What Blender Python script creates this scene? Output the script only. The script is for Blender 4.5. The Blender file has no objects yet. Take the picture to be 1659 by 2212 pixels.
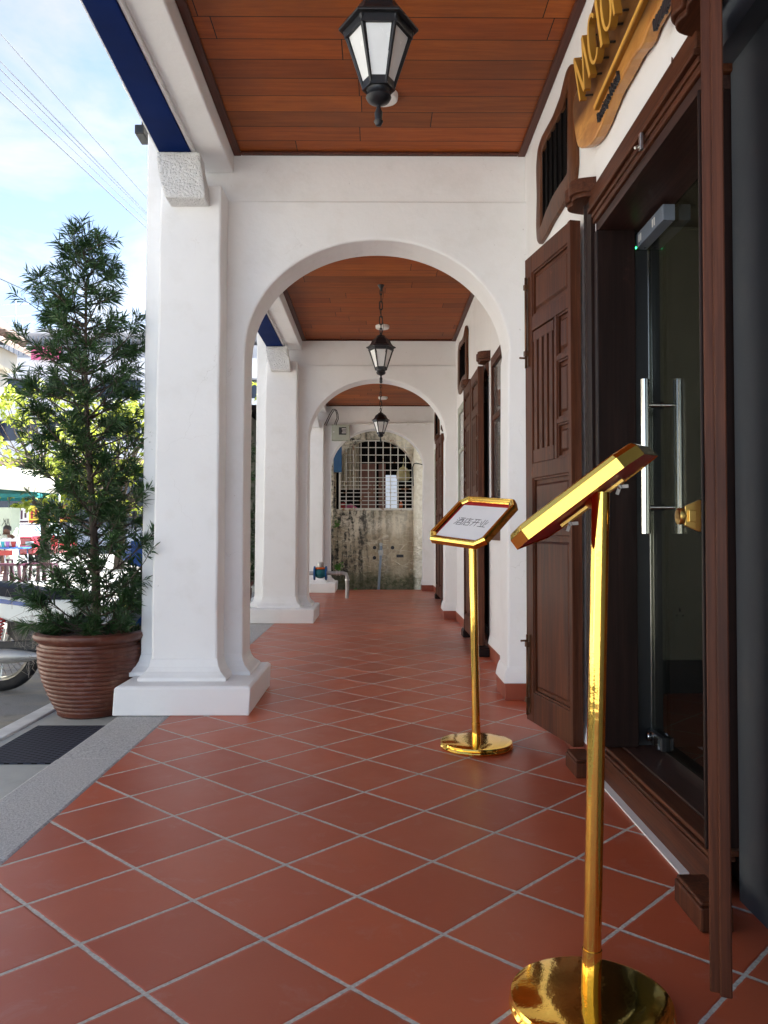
import bpy, math, random
from mathutils import Vector, Matrix, Euler
random.seed(7)
S = bpy.context.scene
COL = S.collection
PI = math.pi
# ------------------------------------------------------------------ camera
F, CX, CY, VX, VY = 1760.0, 829.5, 1106.0, 815.0, 1150.0     # measured on the photograph (1659 px wide)
YAW = -math.atan((CX - VX) / F)
PITCH = math.atan((VY - CY) / math.hypot(F, CX - VX))
EYE = Vector((0, 0, 1.0))
cam_d = bpy.data.cameras.new('camera')
cam = bpy.data.objects.new('camera', cam_d)
COL.objects.link(cam)
cam.location = EYE
cam.rotation_euler = (PI / 2 + PITCH, 0, YAW)
cam_d.sensor_fit = 'HORIZONTAL'
cam_d.sensor_width = 36
cam_d.lens = 36 * F / 1659
cam_d.clip_start = 0.05
cam_d.clip_end = 3000
S.camera = cam
RM = Euler((PI / 2 + PITCH, 0, YAW)).to_matrix()


def ray(px, py):
    return RM @ Vector(((px - CX) / F, -(py - CY) / F, -1))


def onp(px, py, p0, n):
    d = ray(px, py)
    t = (Vector(p0) - EYE).dot(Vector(n)) / d.dot(Vector(n))
    return EYE + d * t


def PX(px, py, X): return onp(px, py, (X, 0, 0), (1, 0, 0))
def PY(px, py, Y): return onp(px, py, (0, Y, 0), (0, 1, 0))
def PZ(px, py, z): return onp(px, py, (0, 0, z), (0, 0, 1))


# ------------------------------------------------------------------ materials
class NT:
    def __init__(s, name):
        s.m = bpy.data.materials.new(name)
        s.m.use_nodes = True
        s.t = s.m.node_tree
        s.b = s.t.nodes['Principled BSDF']
        s.out = s.t.nodes['Material Output']
        s._c = None

    def n(s, typ, **k):
        nd = s.t.nodes.new(typ)
        for a, v in k.items():
            setattr(nd, a, v)
        return nd

    def l(s, a, b): s.t.links.new(a, b)

    def put(s, sock, v):
        if hasattr(v, 'links') or isinstance(v, bpy.types.NodeSocket):
            s.l(v, sock)
        else:
            sock.default_value = v

    def math(s, op, a, b=0.0, c=None, clamp=False):
        nd = s.n('ShaderNodeMath', operation=op, use_clamp=clamp)
        s.put(nd.inputs[0], a)
        s.put(nd.inputs[1], b)
        if c is not None: s.put(nd.inputs[2], c)
        return nd.outputs[0]

    def coord(s, kind='Object'):
        return s.n('ShaderNodeTexCoord').outputs[kind]

    def pos(s): return s.n('ShaderNodeNewGeometry').outputs['Position']

    def map(s, vec, sc=(1, 1, 1), rot=(0, 0, 0)):
        nd = s.n('ShaderNodeMapping')
        s.l(vec, nd.inputs['Vector'])
        nd.inputs['Scale'].default_value = sc
        nd.inputs['Rotation'].default_value = rot
        return nd.outputs[0]

    def noise(s, vec, scale, detail=4, rough=.55, dist=0):
        nd = s.n('ShaderNodeTexNoise')
        s.l(vec, nd.inputs['Vector'])
        nd.inputs['Scale'].default_value = scale
        nd.inputs['Detail'].default_value = detail
        nd.inputs['Roughness'].default_value = rough
        nd.inputs['Distortion'].default_value = dist
        return nd.outputs['Fac']

    def ramp(s, fac, stops):
        nd = s.n('ShaderNodeValToRGB')
        e = nd.color_ramp.elements
        while len(e) < len(stops): e.new(0.5)
        for i, (p, c) in enumerate(stops):
            e[i].position = p
            e[i].color = (c, c, c, 1) if not hasattr(c, '__len__') else tuple(c) + (1,)
        s.l(fac, nd.inputs[0])
        return nd.outputs[0]

    def mix(s, fac, a, b, mode='MIX'):
        nd = s.n('ShaderNodeMix', data_type='RGBA', blend_type=mode)
        s.put(nd.inputs[0], fac)
        for i, v in ((6, a), (7, b)):
            if isinstance(v, (tuple, list)): nd.inputs[i].default_value = tuple(v)[:3] + (1,)
            else: s.l(v, nd.inputs[i])
        return nd.outputs[2]

    def bump(s, h, strength=.3, dist=.01, nrm=None):
        nd = s.n('ShaderNodeBump')
        s.l(h, nd.inputs['Height'])
        nd.inputs['Strength'].default_value = strength
        nd.inputs['Distance'].default_value = dist
        if nrm is not None: s.l(nrm, nd.inputs['Normal'])
        return nd.outputs[0]

    def sep(s, vec):
        nd = s.n('ShaderNodeSeparateXYZ')
        s.l(vec, nd.inputs[0])
        return nd.outputs

    def fin(s, **k):
        for a, v in k.items():
            s.put(s.b.inputs[a.replace('_', ' ')], v if not (isinstance(v, (tuple, list)) and len(v) == 3) else tuple(v) + (1,))
        return s.m


def mat(name, col, rough=.5, metal=0.0, var=.12, vs=6, bump=0.0, bs=60, bd=.004, stretch=(1, 1, 1), coat=0.0, spec=.5, rvar=.08, dust=None, cracks=False):
    t = NT(name)
    o = t.map(t.pos(), stretch)
    nz = t.noise(o, vs, 5)
    c = t.mix(t.ramp(nz, [(.3, 0), (.7, 1)]), tuple(x * (1 - var) for x in col), tuple(min(1, x * (1 + var)) for x in col))
    if dust:
        c = t.mix(t.math('MULTIPLY', t.ramp(t.noise(o, vs * 3.1, 6, .65), [(.52, 0), (.72, 1)]), dust[1]), c, dust[0])
    r = t.math('ADD', t.math('MULTIPLY', t.math('SUBTRACT', t.noise(o, vs * 2.3, 4), .5), 2 * rvar), rough)
    k = dict(Base_Color=c, Roughness=r, Metallic=metal, Coat_Weight=coat, Specular_IOR_Level=spec)
    if bump: k['Normal'] = t.bump(t.noise(o, bs, 5, .6), bump, bd)
    if cracks:
        vo_ = t.n('ShaderNodeTexVoronoi', feature='DISTANCE_TO_EDGE')
        wb = t.n('ShaderNodeVectorMath', operation='ADD')
        nv = t.n('ShaderNodeTexNoise'); nv.inputs['Scale'].default_value = 5; nv.inputs['Detail'].default_value = 5
        t.l(t.pos(), nv.inputs['Vector'])
        sc_ = t.n('ShaderNodeVectorMath', operation='SCALE'); sc_.inputs['Scale'].default_value = .35
        t.l(nv.outputs['Color'], sc_.inputs[0])
        t.l(t.pos(), wb.inputs[0]); t.l(sc_.outputs[0], wb.inputs[1])
        t.l(wb.outputs[0], vo_.inputs['Vector']); vo_.inputs['Scale'].default_value = 1.7
        line = t.math('SUBTRACT', 1.0, t.math('MULTIPLY', vo_.outputs['Distance'], 320, clamp=True))
        line = t.math('MULTIPLY', line, t.ramp(t.noise(t.pos(), 1.6, 3), [(.54, 0), (.64, 1)]))
        spot = t.ramp(t.noise(t.pos(), 34, 2), [(.76, 0), (.79, 1)])
        k['Base_Color'] = t.mix(t.math('MULTIPLY', t.math('MAXIMUM', line, spot), .34), c, (.42, .39, .34))
    return t.fin(**k)


def mat_floor():
    t = NT('terracotta tile paving')
    p = t.pos()
    x, y, z = t.sep(p)
    wob = t.math('MULTIPLY', t.math('SUBTRACT', t.noise(p, 26, 4), .5), .022)
    u = t.math('ADD', t.math('ADD', t.math('MULTIPLY', x, 2.14304), t.math('MULTIPLY', y, 2.21222)), -1.89361)
    v = t.math('ADD', t.math('ADD', t.math('MULTIPLY', x, 2.35703), t.math('MULTIPLY', y, -2.24224)), 8.21241)
    fu, fv = t.math('FRACT', t.math('ADD', u, .5)), t.math('FRACT', t.math('ADD', v, .5))
    du = t.math('MULTIPLY', t.math('ABSOLUTE', t.math('SUBTRACT', fu, .5)), 1.0)
    dv = t.math('MULTIPLY', t.math('ABSOLUTE', t.math('SUBTRACT', fv, .5)), 1.0)
    d = t.math('ADD', t.math('MINIMUM', du, dv), wob)
    grout = t.math('SUBTRACT', 1.0, t.math('MULTIPLY', t.math('SUBTRACT', d, .0150), 260, clamp=True))
    edge = t.math('MULTIPLY', t.math('SUBTRACT', d, .016), 60, clamp=True)
    cv = t.n('ShaderNodeCombineXYZ')
    t.l(t.math('FLOOR', t.math('ADD', u, 0.0)), cv.inputs[0])
    t.l(t.math('FLOOR', t.math('ADD', v, 0.0)), cv.inputs[1])
    wn = t.n('ShaderNodeTexWhiteNoise')
    t.l(cv.outputs[0], wn.inputs['Vector'])
    rnd = wn.outputs['Value']
    tile = t.mix(rnd, (.39, .074, .027), (.54, .112, .040))
    tile = t.mix(t.math('MULTIPLY', wn.outputs['Color'], .35) if False else t.math('MULTIPLY', t.math('FRACT', t.math('MULTIPLY', rnd, 7.31)), .3), tile, (.44, .13, .065))
    cloud = t.noise(p, 3.2, 6, .6, .4)
    tile = t.mix(t.ramp(cloud, [(.35, 0), (.75, .5)]), tile, (.42, .085, .036))
    scuff = t.math('MULTIPLY', t.ramp(t.noise(p, 7.5, 8, .72, .6), [(.56, 0), (.78, 1)]), .26)
    tile = t.mix(scuff, tile, (.50, .37, .33))
    specks = t.ramp(t.noise(p, 75, 2, .5), [(.80, 0), (.84, 1)])
    tile = t.mix(t.math('MULTIPLY', specks, .35), tile, (.5, .4, .35))
    gcol = t.mix(t.ramp(t.noise(p, 90, 4, .7), [(.35, 0), (.65, 1)]), (.38, .36, .32), (.62, .59, .53))
    c = t.mix(grout, tile, gcol)
    r = t.math('ADD', t.math('MULTIPLY', t.noise(p, 5, 6, .65), .24), t.math('ADD', .27, t.math('MULTIPLY', grout, .35)))
    h = t.math('ADD', t.math('MULTIPLY', t.math('MINIMUM', edge, t.math('SUBTRACT', 1.0, grout)), .6), t.math('MULTIPLY', t.noise(p, 140, 4), .10))
    h = t.math('ADD', h, t.math('MULTIPLY', t.noise(p, 4, 3), .35))
    return t.fin(Base_Color=c, Roughness=r, Normal=t.bump(h, .35, .006), Specular_IOR_Level=.5)


def mat_ceiling():
    t = NT('varnished timber boards')
    p = t.pos()
    x, y, z = t.sep(p)
    v = t.math('DIVIDE', t.math('SUBTRACT', y, 4.93), .1655)
    row = t.math('FLOOR', v)
    fv = t.math('FRACT', v)
    wn = t.n('ShaderNodeTexWhiteNoise', noise_dimensions='1D')
    t.l(t.math('ADD', row, 3.7), wn.inputs['W'])
    off = t.math('MULTIPLY', wn.outputs['Value'], 2.1)
    xb = t.math('DIVIDE', t.math('ADD', x, off), 1.55)
    seg = t.math('FLOOR', xb)
    wn2 = t.n('ShaderNodeTexWhiteNoise', noise_dimensions='2D')
    cv = t.n('ShaderNodeCombineXYZ')
    t.l(row, cv.inputs[0]); t.l(seg, cv.inputs[1])
    t.l(cv.outputs[0], wn2.inputs['Vector'])
    rnd = wn2.outputs['Value']
    gm = t.n('ShaderNodeCombineXYZ')
    t.l(t.math('ADD', t.math('MULTIPLY', x, 1.0), t.math('MULTIPLY', rnd, 40)), gm.inputs[0])
    t.l(t.math('MULTIPLY', y, 14.0), gm.inputs[1])
    t.l(t.math('MULTIPLY', row, 5.0), gm.inputs[2])
    grain = t.noise(gm.outputs[0], 2.2, 7, .62, .5)
    fine = t.noise(t.map(p, (4, 120, 1)), 3, 4, .6)
    base = t.ramp(rnd, [(.0, (.17, .044, .010)), (.3, (.40, .094, .013)), (.5, (.23, .068, .015)), (.75, (.49, .132, .018)), (1, (.19, .060, .015))])
    c = t.mix(t.ramp(grain, [(.28, 0), (.72, 1)]), t.mix(.55, base, (.13, .030, .008)), t.mix(.2, base, (.62, .17, .028)))
    c = t.mix(t.math('MULTIPLY', t.ramp(fine, [(.4, 0), (.65, 1)]), .25), c, (.16, .035, .014))
    c = t.mix(t.math('MULTIPLY', t.ramp(t.noise(p, 2.2, 4, .6), [(.5, 0), (.75, 1)]), .45), c, (.17, .055, .025))
    seam = t.math('LESS_THAN', t.math('ABSOLUTE', t.math('SUBTRACT', fv, .5)), .485)
    endj = t.math('GREATER_THAN', t.math('ABSOLUTE', t.math('SUBTRACT', t.math('FRACT', xb), .5)), .4985)
    gap = t.math('MULTIPLY', seam, t.math('SUBTRACT', 1.0, endj))
    c = t.mix(gap, (.012, .005, .004), c)
    return t.fin(Base_Color=c, Specular_IOR_Level=.2, Roughness=t.math('ADD', .45, t.math('MULTIPLY', fine, .18)), Normal=t.bump(t.math('ADD', gap, t.math('MULTIPLY', fine, .08)), .4, .006))


def mat_wood(name, a, b, rough=.38, axis=2, fine=110, coat=.15):
    t = NT(name)
    p = t.pos()
    sc = [fine] * 3
    sc[axis] = 3.0
    sc2 = [14] * 3
    sc2[axis] = .9
    g = t.noise(t.map(p, sc), 1, 5, .6)
    g2 = t.noise(t.map(p, sc2), 1, 4, .6, .8)
    c = t.mix(t.ramp(g2, [(.3, 0), (.7, 1)]), a, b)
    c = t.mix(t.math('MULTIPLY', t.ramp(g, [(.42, 0), (.62, 1)]), .5), c, tuple(x * .45 for x in a))
    c = t.mix(t.math('MULTIPLY', t.ramp(t.noise(p, 9, 7, .7), [(.66, 0), (.74, 1)]), .35), c, tuple(min(1, x * 2.6) for x in b))
    return t.fin(Base_Color=c, Roughness=t.math('ADD', rough, t.math('MULTIPLY', g2, .12)), Coat_Weight=coat * .4, Coat_Roughness=.25, Specular_IOR_Level=.18, Normal=t.bump(g, .12, .002))


def mat_slab():
    t = NT('live edge golden timber')
    p = t.pos()
    x, y, z = t.sep(p)
    g = t.noise(t.map(p, (3, 1.6, 9)), 2.2, 7, .62, 1.4)
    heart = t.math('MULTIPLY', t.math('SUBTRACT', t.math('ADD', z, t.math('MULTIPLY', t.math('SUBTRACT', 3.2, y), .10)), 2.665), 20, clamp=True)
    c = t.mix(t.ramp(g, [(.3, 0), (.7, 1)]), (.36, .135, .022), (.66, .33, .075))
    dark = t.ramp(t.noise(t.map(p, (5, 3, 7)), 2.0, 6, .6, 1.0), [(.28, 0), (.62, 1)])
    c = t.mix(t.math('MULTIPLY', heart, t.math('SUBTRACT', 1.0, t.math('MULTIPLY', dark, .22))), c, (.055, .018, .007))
    return t.fin(Base_Color=c, Roughness=.4, Coat_Weight=.12, Coat_Roughness=.15, Normal=t.bump(g, .1, .004))


def mat_derelict():
    t = NT('weathered stained plaster')
    p = t.pos()
    x, y, z = t.sep(p)
    n1 = t.noise(p, 3.2, 8, .68, .3)
    n2 = t.noise(p, 14, 7, .7, .5)
    st = t.noise(t.map(p, (9, 9, .9)), 1.1, 5, .6, .6)
    c = t.mix(t.ramp(n1, [(.35, 0), (.65, 1)]), (.50, .43, .31), (.80, .74, .60))
    bandn = t.math('ADD', z, t.math('MULTIPLY', t.math('SUBTRACT', n1, .5), .35))
    low = t.math('MULTIPLY', t.math('SUBTRACT', 1.12, bandn), 5, clamp=True)
    c = t.mix(t.math('MULTIPLY', low, .75), c, t.mix(t.ramp(n2, [(.35, 0), (.65, 1)]), (.24, .17, .10), (.58, .48, .32)))
    # mortar ribs left where the bricks were pointed
    wv = t.n('ShaderNodeTexVoronoi', feature='DISTANCE_TO_EDGE')
    t.l(t.map(p, (4.2, 1, 9.5)), wv.inputs['Vector'])
    wv.inputs['Scale'].default_value = 1.0
    rib = t.math('MULTIPLY', t.math('SUBTRACT', 1.0, t.math('MULTIPLY', wv.outputs['Distance'], 11, clamp=True)), low)
    rib = t.math('MULTIPLY', rib, t.ramp(t.noise(p, 5, 4), [(.42, 0), (.55, 1)]))
    c = t.mix(rib, c, (.66, .58, .44))
    band = t.math('MULTIPLY', t.math('SUBTRACT', 1.0, t.math('MULTIPLY', t.math('ABSOLUTE', t.math('SUBTRACT', bandn, 1.13)), 12, clamp=True)), .8)
    c = t.mix(band, c, (.68, .60, .47))
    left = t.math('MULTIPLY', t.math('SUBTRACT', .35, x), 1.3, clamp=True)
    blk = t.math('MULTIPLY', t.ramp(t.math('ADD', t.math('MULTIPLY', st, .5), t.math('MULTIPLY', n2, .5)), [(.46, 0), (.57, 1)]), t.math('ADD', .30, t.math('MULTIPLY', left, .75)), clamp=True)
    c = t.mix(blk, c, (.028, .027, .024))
    moss = t.math('MULTIPLY', t.math('SUBTRACT', .34, t.math('ADD', z, t.math('MULTIPLY', t.math('SUBTRACT', n1, .5), .6))), 5, clamp=True)
    c = t.mix(t.math('MULTIPLY', moss, .88), c, t.mix(t.ramp(n2, [(.4, 0), (.6, 1)]), (.035, .05, .012), (.17, .15, .09)))
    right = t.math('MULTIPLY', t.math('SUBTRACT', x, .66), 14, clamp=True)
    c = t.mix(t.math('MULTIPLY', right, .7), c, t.mix(t.ramp(n2, [(.38, 0), (.58, 1)]), (.56, .51, .40), (.84, .80, .69)))  # right edge whitened in the colour to stand in for sunlight
    h = t.math('ADD', n2, t.math('MULTIPLY', rib, .8))
    return t.fin(Base_Color=c, Roughness=.92, Normal=t.bump(h, .7, .03))


def mat_granite():
    t = NT('granite kerb stone')
    p = t.pos()
    a = t.noise(p, 120, 3, .8)
    b = t.noise(p, 38, 4, .7)
    c = t.mix(t.ramp(a, [(.38, 0), (.62, 1)]), (.30, .30, .295), (.58, .575, .56))
    c = t.mix(t.math('MULTIPLY', t.ramp(b, [(.58, 0), (.70, 1)]), .4), c, (.2, .2, .2))
    c = t.mix(t.math('MULTIPLY', t.ramp(t.noise(p, 2.1, 5), [(.4, 0), (.7, 1)]), .3), c, (.5, .47, .42))
    return t.fin(Base_Color=c, Roughness=.8, Normal=t.bump(t.math('ADD', a, b), .5, .006))


def mat_asphalt():
    t = NT('old asphalt')
    p = t.pos()
    a = t.noise(p, 150, 3, .8)
    b = t.noise(p, 1.3, 6, .65, .5)
    c = t.mix(t.ramp(a, [(.4, 0), (.65, 1)]), (.15, .15, .155), (.33, .33, .325))
    c = t.mix(t.math('MULTIPLY', t.ramp(b, [(.46, 0), (.60, 1)]), .75), c, (.36, .32, .24))
    c = t.mix(t.math('MULTIPLY', t.ramp(t.noise(p, 4.5, 6, .7), [(.55, 0), (.68, 1)]), .45), c, (.07, .07, .072))
    c = t.mix(t.math('MULTIPLY', t.ramp(t.noise(p, .6, 4), [(.5, 0), (.7, 1)]), .35), c, (.09, .09, .095))
    return t.fin(Base_Color=c, Roughness=.88, Normal=t.bump(a, .6, .01))


def mat_treadplate():
    t = NT('black tread plate')
    p = t.pos()
    x, y, z = t.sep(p)
    def dia(sx):
        u = t.math('FRACT', t.math('DIVIDE', t.math('ADD', x, sx), .064))
        row = t.math('DIVIDE', t.math('ADD', y, sx * .5), .036)
        w = t.math('FRACT', row)
        du = t.math('DIVIDE', t.math('SUBTRACT', u, .5), .36)
        dw = t.math('DIVIDE', t.math('SUBTRACT', w, .5), .30)
        return t.math('LESS_THAN', t.math('ADD', t.math('MULTIPLY', du, du), t.math('MULTIPLY', dw, dw)), 1.0)
    h = t.math('MAXIMUM', dia(0.0), dia(.032))
    c = t.mix(h, (.004, .005, .007), (.05, .056, .08))
    return t.fin(Base_Color=c, Specular_IOR_Level=.15, Roughness=.75, Normal=t.bump(h, .8, .004))


def mat_leaf(name, a, b, trans=.35, rough=.45):
    t = NT(name)
    p = t.pos()
    oi = t.noise(p, 9, 3)
    fine = t.noise(p, 60, 2)
    f = t.ramp(t.math('ADD', t.math('MULTIPLY', oi, .6), t.math('MULTIPLY', fine, .4)), [(.36, 0), (.64, 1)])
    c = t.mix(f, a, b)
    t.put(t.b.inputs['Base Color'], c)
    t.b.inputs['Roughness'].default_value = rough
    tr = t.n('ShaderNodeBsdfTranslucent')
    t.l(t.mix(.5, c, b), tr.inputs[0])
    mx = t.n('ShaderNodeMixShader')
    mx.inputs[0].default_value = trans
    t.l(t.b.outputs[0], mx.inputs[1])
    t.l(tr.outputs[0], mx.inputs[2])
    t.l(mx.outputs[0], t.out.inputs['Surface'])
    return t.m


def mat_glass(name, tint=(.6, .66, .62), frost=0.0):
    t = NT(name)
    tr = t.n('ShaderNodeBsdfTransparent')
    tr.inputs[0].default_value = tint + (1,)
    gl = t.n('ShaderNodeBsdfGlossy')
    gl.inputs['Roughness'].default_value = .015
    lw = t.n('ShaderNodeLayerWeight')
    lw.inputs[0].default_value = .5
    fac = t.math('ADD', .035, t.math('MULTIPLY', t.math('POWER', lw.outputs['Facing'], 5.0), .9))
    mx = t.n('ShaderNodeMixShader')
    t.l(fac, mx.inputs[0])
    t.l(tr.outputs[0], mx.inputs[1])
    t.l(gl.outputs[0], mx.inputs[2])
    t.l(mx.outputs[0], t.out.inputs['Surface'])
    return t.m


def mat_stripes(name, a, b, period, axis=0, rough=.7, duty=.5):
    t = NT(name)
    s = t.sep(t.pos())
    f = t.math('LESS_THAN', t.math('FRACT', t.math('DIVIDE', s[axis], period)), duty)
    n = t.noise(t.pos(), 6, 4)
    return t.fin(Base_Color=t.mix(t.math('MULTIPLY', n, .3), t.mix(f, a, b), (.2, .18, .15)), Roughness=rough)


def mat_rust():
    t = NT('white painted rusty bars')
    p = t.pos()
    r = t.ramp(t.noise(p, 7, 5, .7), [(.55, 0), (.64, 1)])
    return t.fin(Base_Color=t.mix(r, (.56, .53, .46), (.26, .11, .03)), Roughness=.6)


M = {}
M['plaster'] = mat('white painted plaster', (.85, .85, .845), .62, var=.03, vs=1.3, bump=.22, bs=26, bd=.008, dust=((.70, .68, .64), .30), cracks=True)
M['rough'] = mat('rough white render', (.86, .86, .85), .8, var=.05, vs=20, bump=1.0, bs=62, bd=.03)
M['floor'] = mat_floor()
M['skirt'] = mat('terracotta skirting', (.29, .068, .032), .42, var=.2, vs=4, bump=.1, bs=40)
M['timber'] = mat_ceiling()
M['trim'] = mat_wood('dark timber trim', (.075, .022, .013), (.12, .036, .02), .42, 1)
M['door'] = mat_wood('brown door timber', (.055, .016, .0075), (.130, .042, .017), .45, 2)
M['doory'] = mat_wood('brown door timber rails', (.052, .016, .0075), (.115, .037, .015), .45, 1)
M['dark'] = mat_wood('near black stained timber', (.012, .006, .005), (.026, .012, .009), .4, 2)
M['darky'] = mat_wood('near black stained timber sill', (.034, .016, .013), (.06, .030, .024), .42, 1)
M['slatback'] = mat('black of shaded gaps and dark boards', (.004, .003, .003), .9, spec=.1)  # flat black, also painted where slots and vents lie in shade
M['carved'] = mat_wood('carved organic timber', (.07, .024, .009), (.15, .055, .02), .4, 2, 60)
M['slab'] = mat_slab()
M['gold'] = mat('gold letters shaded tone', (.30, .135, .012), .5, .0, .1, 8)  # darker copy of the gold: shade painted on the letter sides
M['goldlit'] = mat('gold letters lit tone', (.78, .44, .08), .42, .0, .06, 8, coat=.2)  # brighter copy of the gold: street light painted on the faces
M['brass'] = mat('polished brass', (.97, .62, .125), .085, 1.0, .05, 3, rvar=.06, bump=.12, bs=9, bd=.012)
M['brassmat'] = mat('satin brass', (.86, .58, .16), .3, 1.0, .05, 9)
M['chrome'] = mat('brushed steel', (.74, .74, .70), .16, 1.0, .05, 6, rvar=.04)
M['zinc'] = mat('zinc plated steel', (.6, .6, .58), .32, 1.0, .1, 30)
M['galv'] = mat('galvanised pipe', (.42, .42, .41), .45, .6, .18, 9)
M['iron'] = mat('black painted cast iron', (.013, .014, .017), .42, .0, .2, 30, bump=.12, bs=50)
M['black'] = mat('black metal', (.012, .013, .015), .38, 0, .1, 5)
M['blue'] = mat('navy painted board', (.002, .015, .10), .75, 0, .16, 3, bump=.15, bs=30, spec=.08)
M['slate'] = mat('dark slate paint', (.062, .072, .086), .55, 0, .12, 2, bump=.1, bs=40, dust=((.11, .11, .11), .3))
M['opal'] = mat('opal acrylic pane', (.74, .75, .74), .25, 0, .05, 9)
M['white'] = mat('white plastic', (.78, .77, .74), .4, 0, .04)
M['red'] = mat('red satin board', (.42, .012, .016), .4, 0, .08)
M['paper'] = mat('white paper in sleeve', (.80, .80, .82), .5, 0, .02)
M['ink'] = mat('black ink', (.015, .015, .02), .5, 0, .1)
M['granite'] = mat_granite()
M['asphalt'] = mat_asphalt()
M['concrete'] = mat('pale concrete apron', (.40, .41, .39), .85, 0, .15, 2.5, bump=.2, bs=70, dust=((.27, .27, .25), .4))
M['edging'] = mat('white painted edging', (.62, .62, .60), .75, 0, .12, 9, bump=.2, bs=50)
M['tread'] = mat_treadplate()
M['pot'] = mat('brown glazed terracotta', (.105, .027, .013), .42, 0, .3, 5, bump=.1, bs=40, dust=((.26, .15, .11), .5))
M['soil'] = mat('dry potting soil', (.16, .095, .06), .95, 0, .4, 30, bump=1, bs=60, bd=.02)
M['bark'] = mat('grey brown bark', (.075, .055, .042), .9, 0, .35, 30, bump=.8, bs=60, bd=.01, stretch=(1, 1, .3))
M['needle'] = mat_leaf('dark podocarp leaf', (.011, .036, .013), (.058, .128, .032), .22)
M['yleaf'] = mat_leaf('sunlit yellow green leaf', (.16, .24, .03), (.42, .44, .05), .5)
M['weed'] = mat_leaf('weed leaf', (.04, .12, .015), (.10, .25, .03), .3)
M['glass'] = mat_glass('tinted door glass', (.42, .42, .38))
M['pane'] = mat('dark reflective window glass', (.02, .024, .026), .05, 0, .1)
M['palepane'] = mat('pale curtained glass', (.42, .42, .40), .12, 0, .05)
M['room'] = mat('olive grey room wall', (.41, .40, .32), .7, 0, .05)
M['derelict'] = mat_derelict()
M['bars'] = mat_rust()
M['ivory'] = mat('ivory painted shophouse', (.80, .74, .62), .7, 0, .06, 2)
M['concretewhite'] = mat('white painted concrete', (.62, .63, .68), .7, 0, .06, .7)
M['bluewin'] = mat('blue black window band', (.02, .03, .06), .2, 0, .2, 2)
M['beige'] = mat('beige painted wall', (.55, .40, .28), .7, 0, .08)
M['rooftile'] = mat('old clay roof tile', (.20, .14, .11), .85, 0, .4, 12, bump=.6, bs=12)
M['cream'] = mat('cream canvas', (.72, .70, .60), .7, 0, .06)
M['teal'] = mat('teal canvas', (.02, .20, .22), .6, 0, .1)
M['tealtop'] = mat('faded teal canvas', (.30, .55, .60), .6, 0, .1)
M['purple'] = mat('maroon purple plastic', (.045, .006, .02), .35, 0, .1)
M['tableblue'] = mat('blue table top', (.03, .14, .50), .35, 0, .08)
M['tealplastic'] = mat('teal plastic', (.02, .36, .42), .35, 0, .08)
M['lilac'] = mat('lilac plastic', (.36, .14, .42), .35, 0, .08)
M['redplastic'] = mat('red plastic', (.36, .018, .016), .35, 0, .08)
M['pink'] = mat('pink cloth', (.60, .12, .26), .7, 0, .1)
M['yellow'] = mat('yellow sign panel', (.75, .55, .03), .45, 0, .08)
M['carred'] = mat('red car paint', (.26, .010, .018), .25, 0, .05, coat=.8)
M['carglass'] = mat('pale windscreen glass', (.35, .45, .50), .08, 0, .1)
M['rubber'] = mat('black rubber', (.015, .015, .016), .75, 0, .2, 30)
M['seat'] = mat('dark blue vinyl', (.012, .015, .026), .5, 0, .1, spec=.2)
M['bikewhite'] = mat('white bike plastic', (.72, .76, .74), .22, 0, .04, coat=.5)
M['bikeblue'] = mat('blue bike plastic', (.02, .07, .30), .22, 0, .06, coat=.5)
M['bikegrey'] = mat('grey bike plastic', (.16, .19, .24), .3, 0, .06, coat=.3)
M['springred'] = mat('red spring', (.55, .02, .02), .3, 0, .05)
M['skin'] = mat('brown skin', (.12, .055, .035), .5, 0, .08, 20)
M['hair'] = mat('black hair', (.012, .01, .01), .5, 0, .2, 60)
M['shirt'] = mat('pale patterned shirt', (.55, .58, .50), .8, 0, .3, 30)
M['greybox'] = mat('grey enamel box', (.36, .38, .31), .4, 0, .05)
M['meterblue'] = mat('blue painted iron', (.01, .10, .30), .4, 0, .1)
M['metergreen'] = mat('green painted iron', (.01, .14, .16), .45, 0, .1)
M['orange'] = mat('orange plastic', (.70, .14, .02), .4, 0, .08)
M['corrug'] = mat_stripes('corrugated beige sheet', (.34, .28, .19), (.52, .45, .32), .09, 0)
M['brownscreen'] = mat('red brown timber screen', (.14, .05, .03), .6, 0, .2, 8, stretch=(8, 8, 1))
M['netting'] = mat('yellowed netting', (.50, .42, .20), .8, 0, .2, 20)
M['bluetarp'] = mat('blue enamel', (.03, .10, .22), .5, 0, .1)
M['greenplastic'] = mat('green plastic', (.10, .26, .14), .4, 0, .1)
M['wire'] = mat('thin dry wire', (.26, .24, .21), .6, .3, .2, 30)
M['mirrorish'] = mat('dark glossy window glass', (.10, .095, .09), .06, 0, .5, 4, stretch=(1, 1, .5))
M['palepanel'] = mat('pale green panel', (.55, .62, .52), .6, 0, .05)
LED = NT('green indicator light')
LED.b.inputs['Emission Color'].default_value = (.05, 1, .2, 1)
LED.b.inputs['Emission Strength'].default_value = 2
M['led'] = LED.m
M['bronze'] = mat('dull bronze', (.16, .085, .045), .45, .7, .2, 30)


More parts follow.
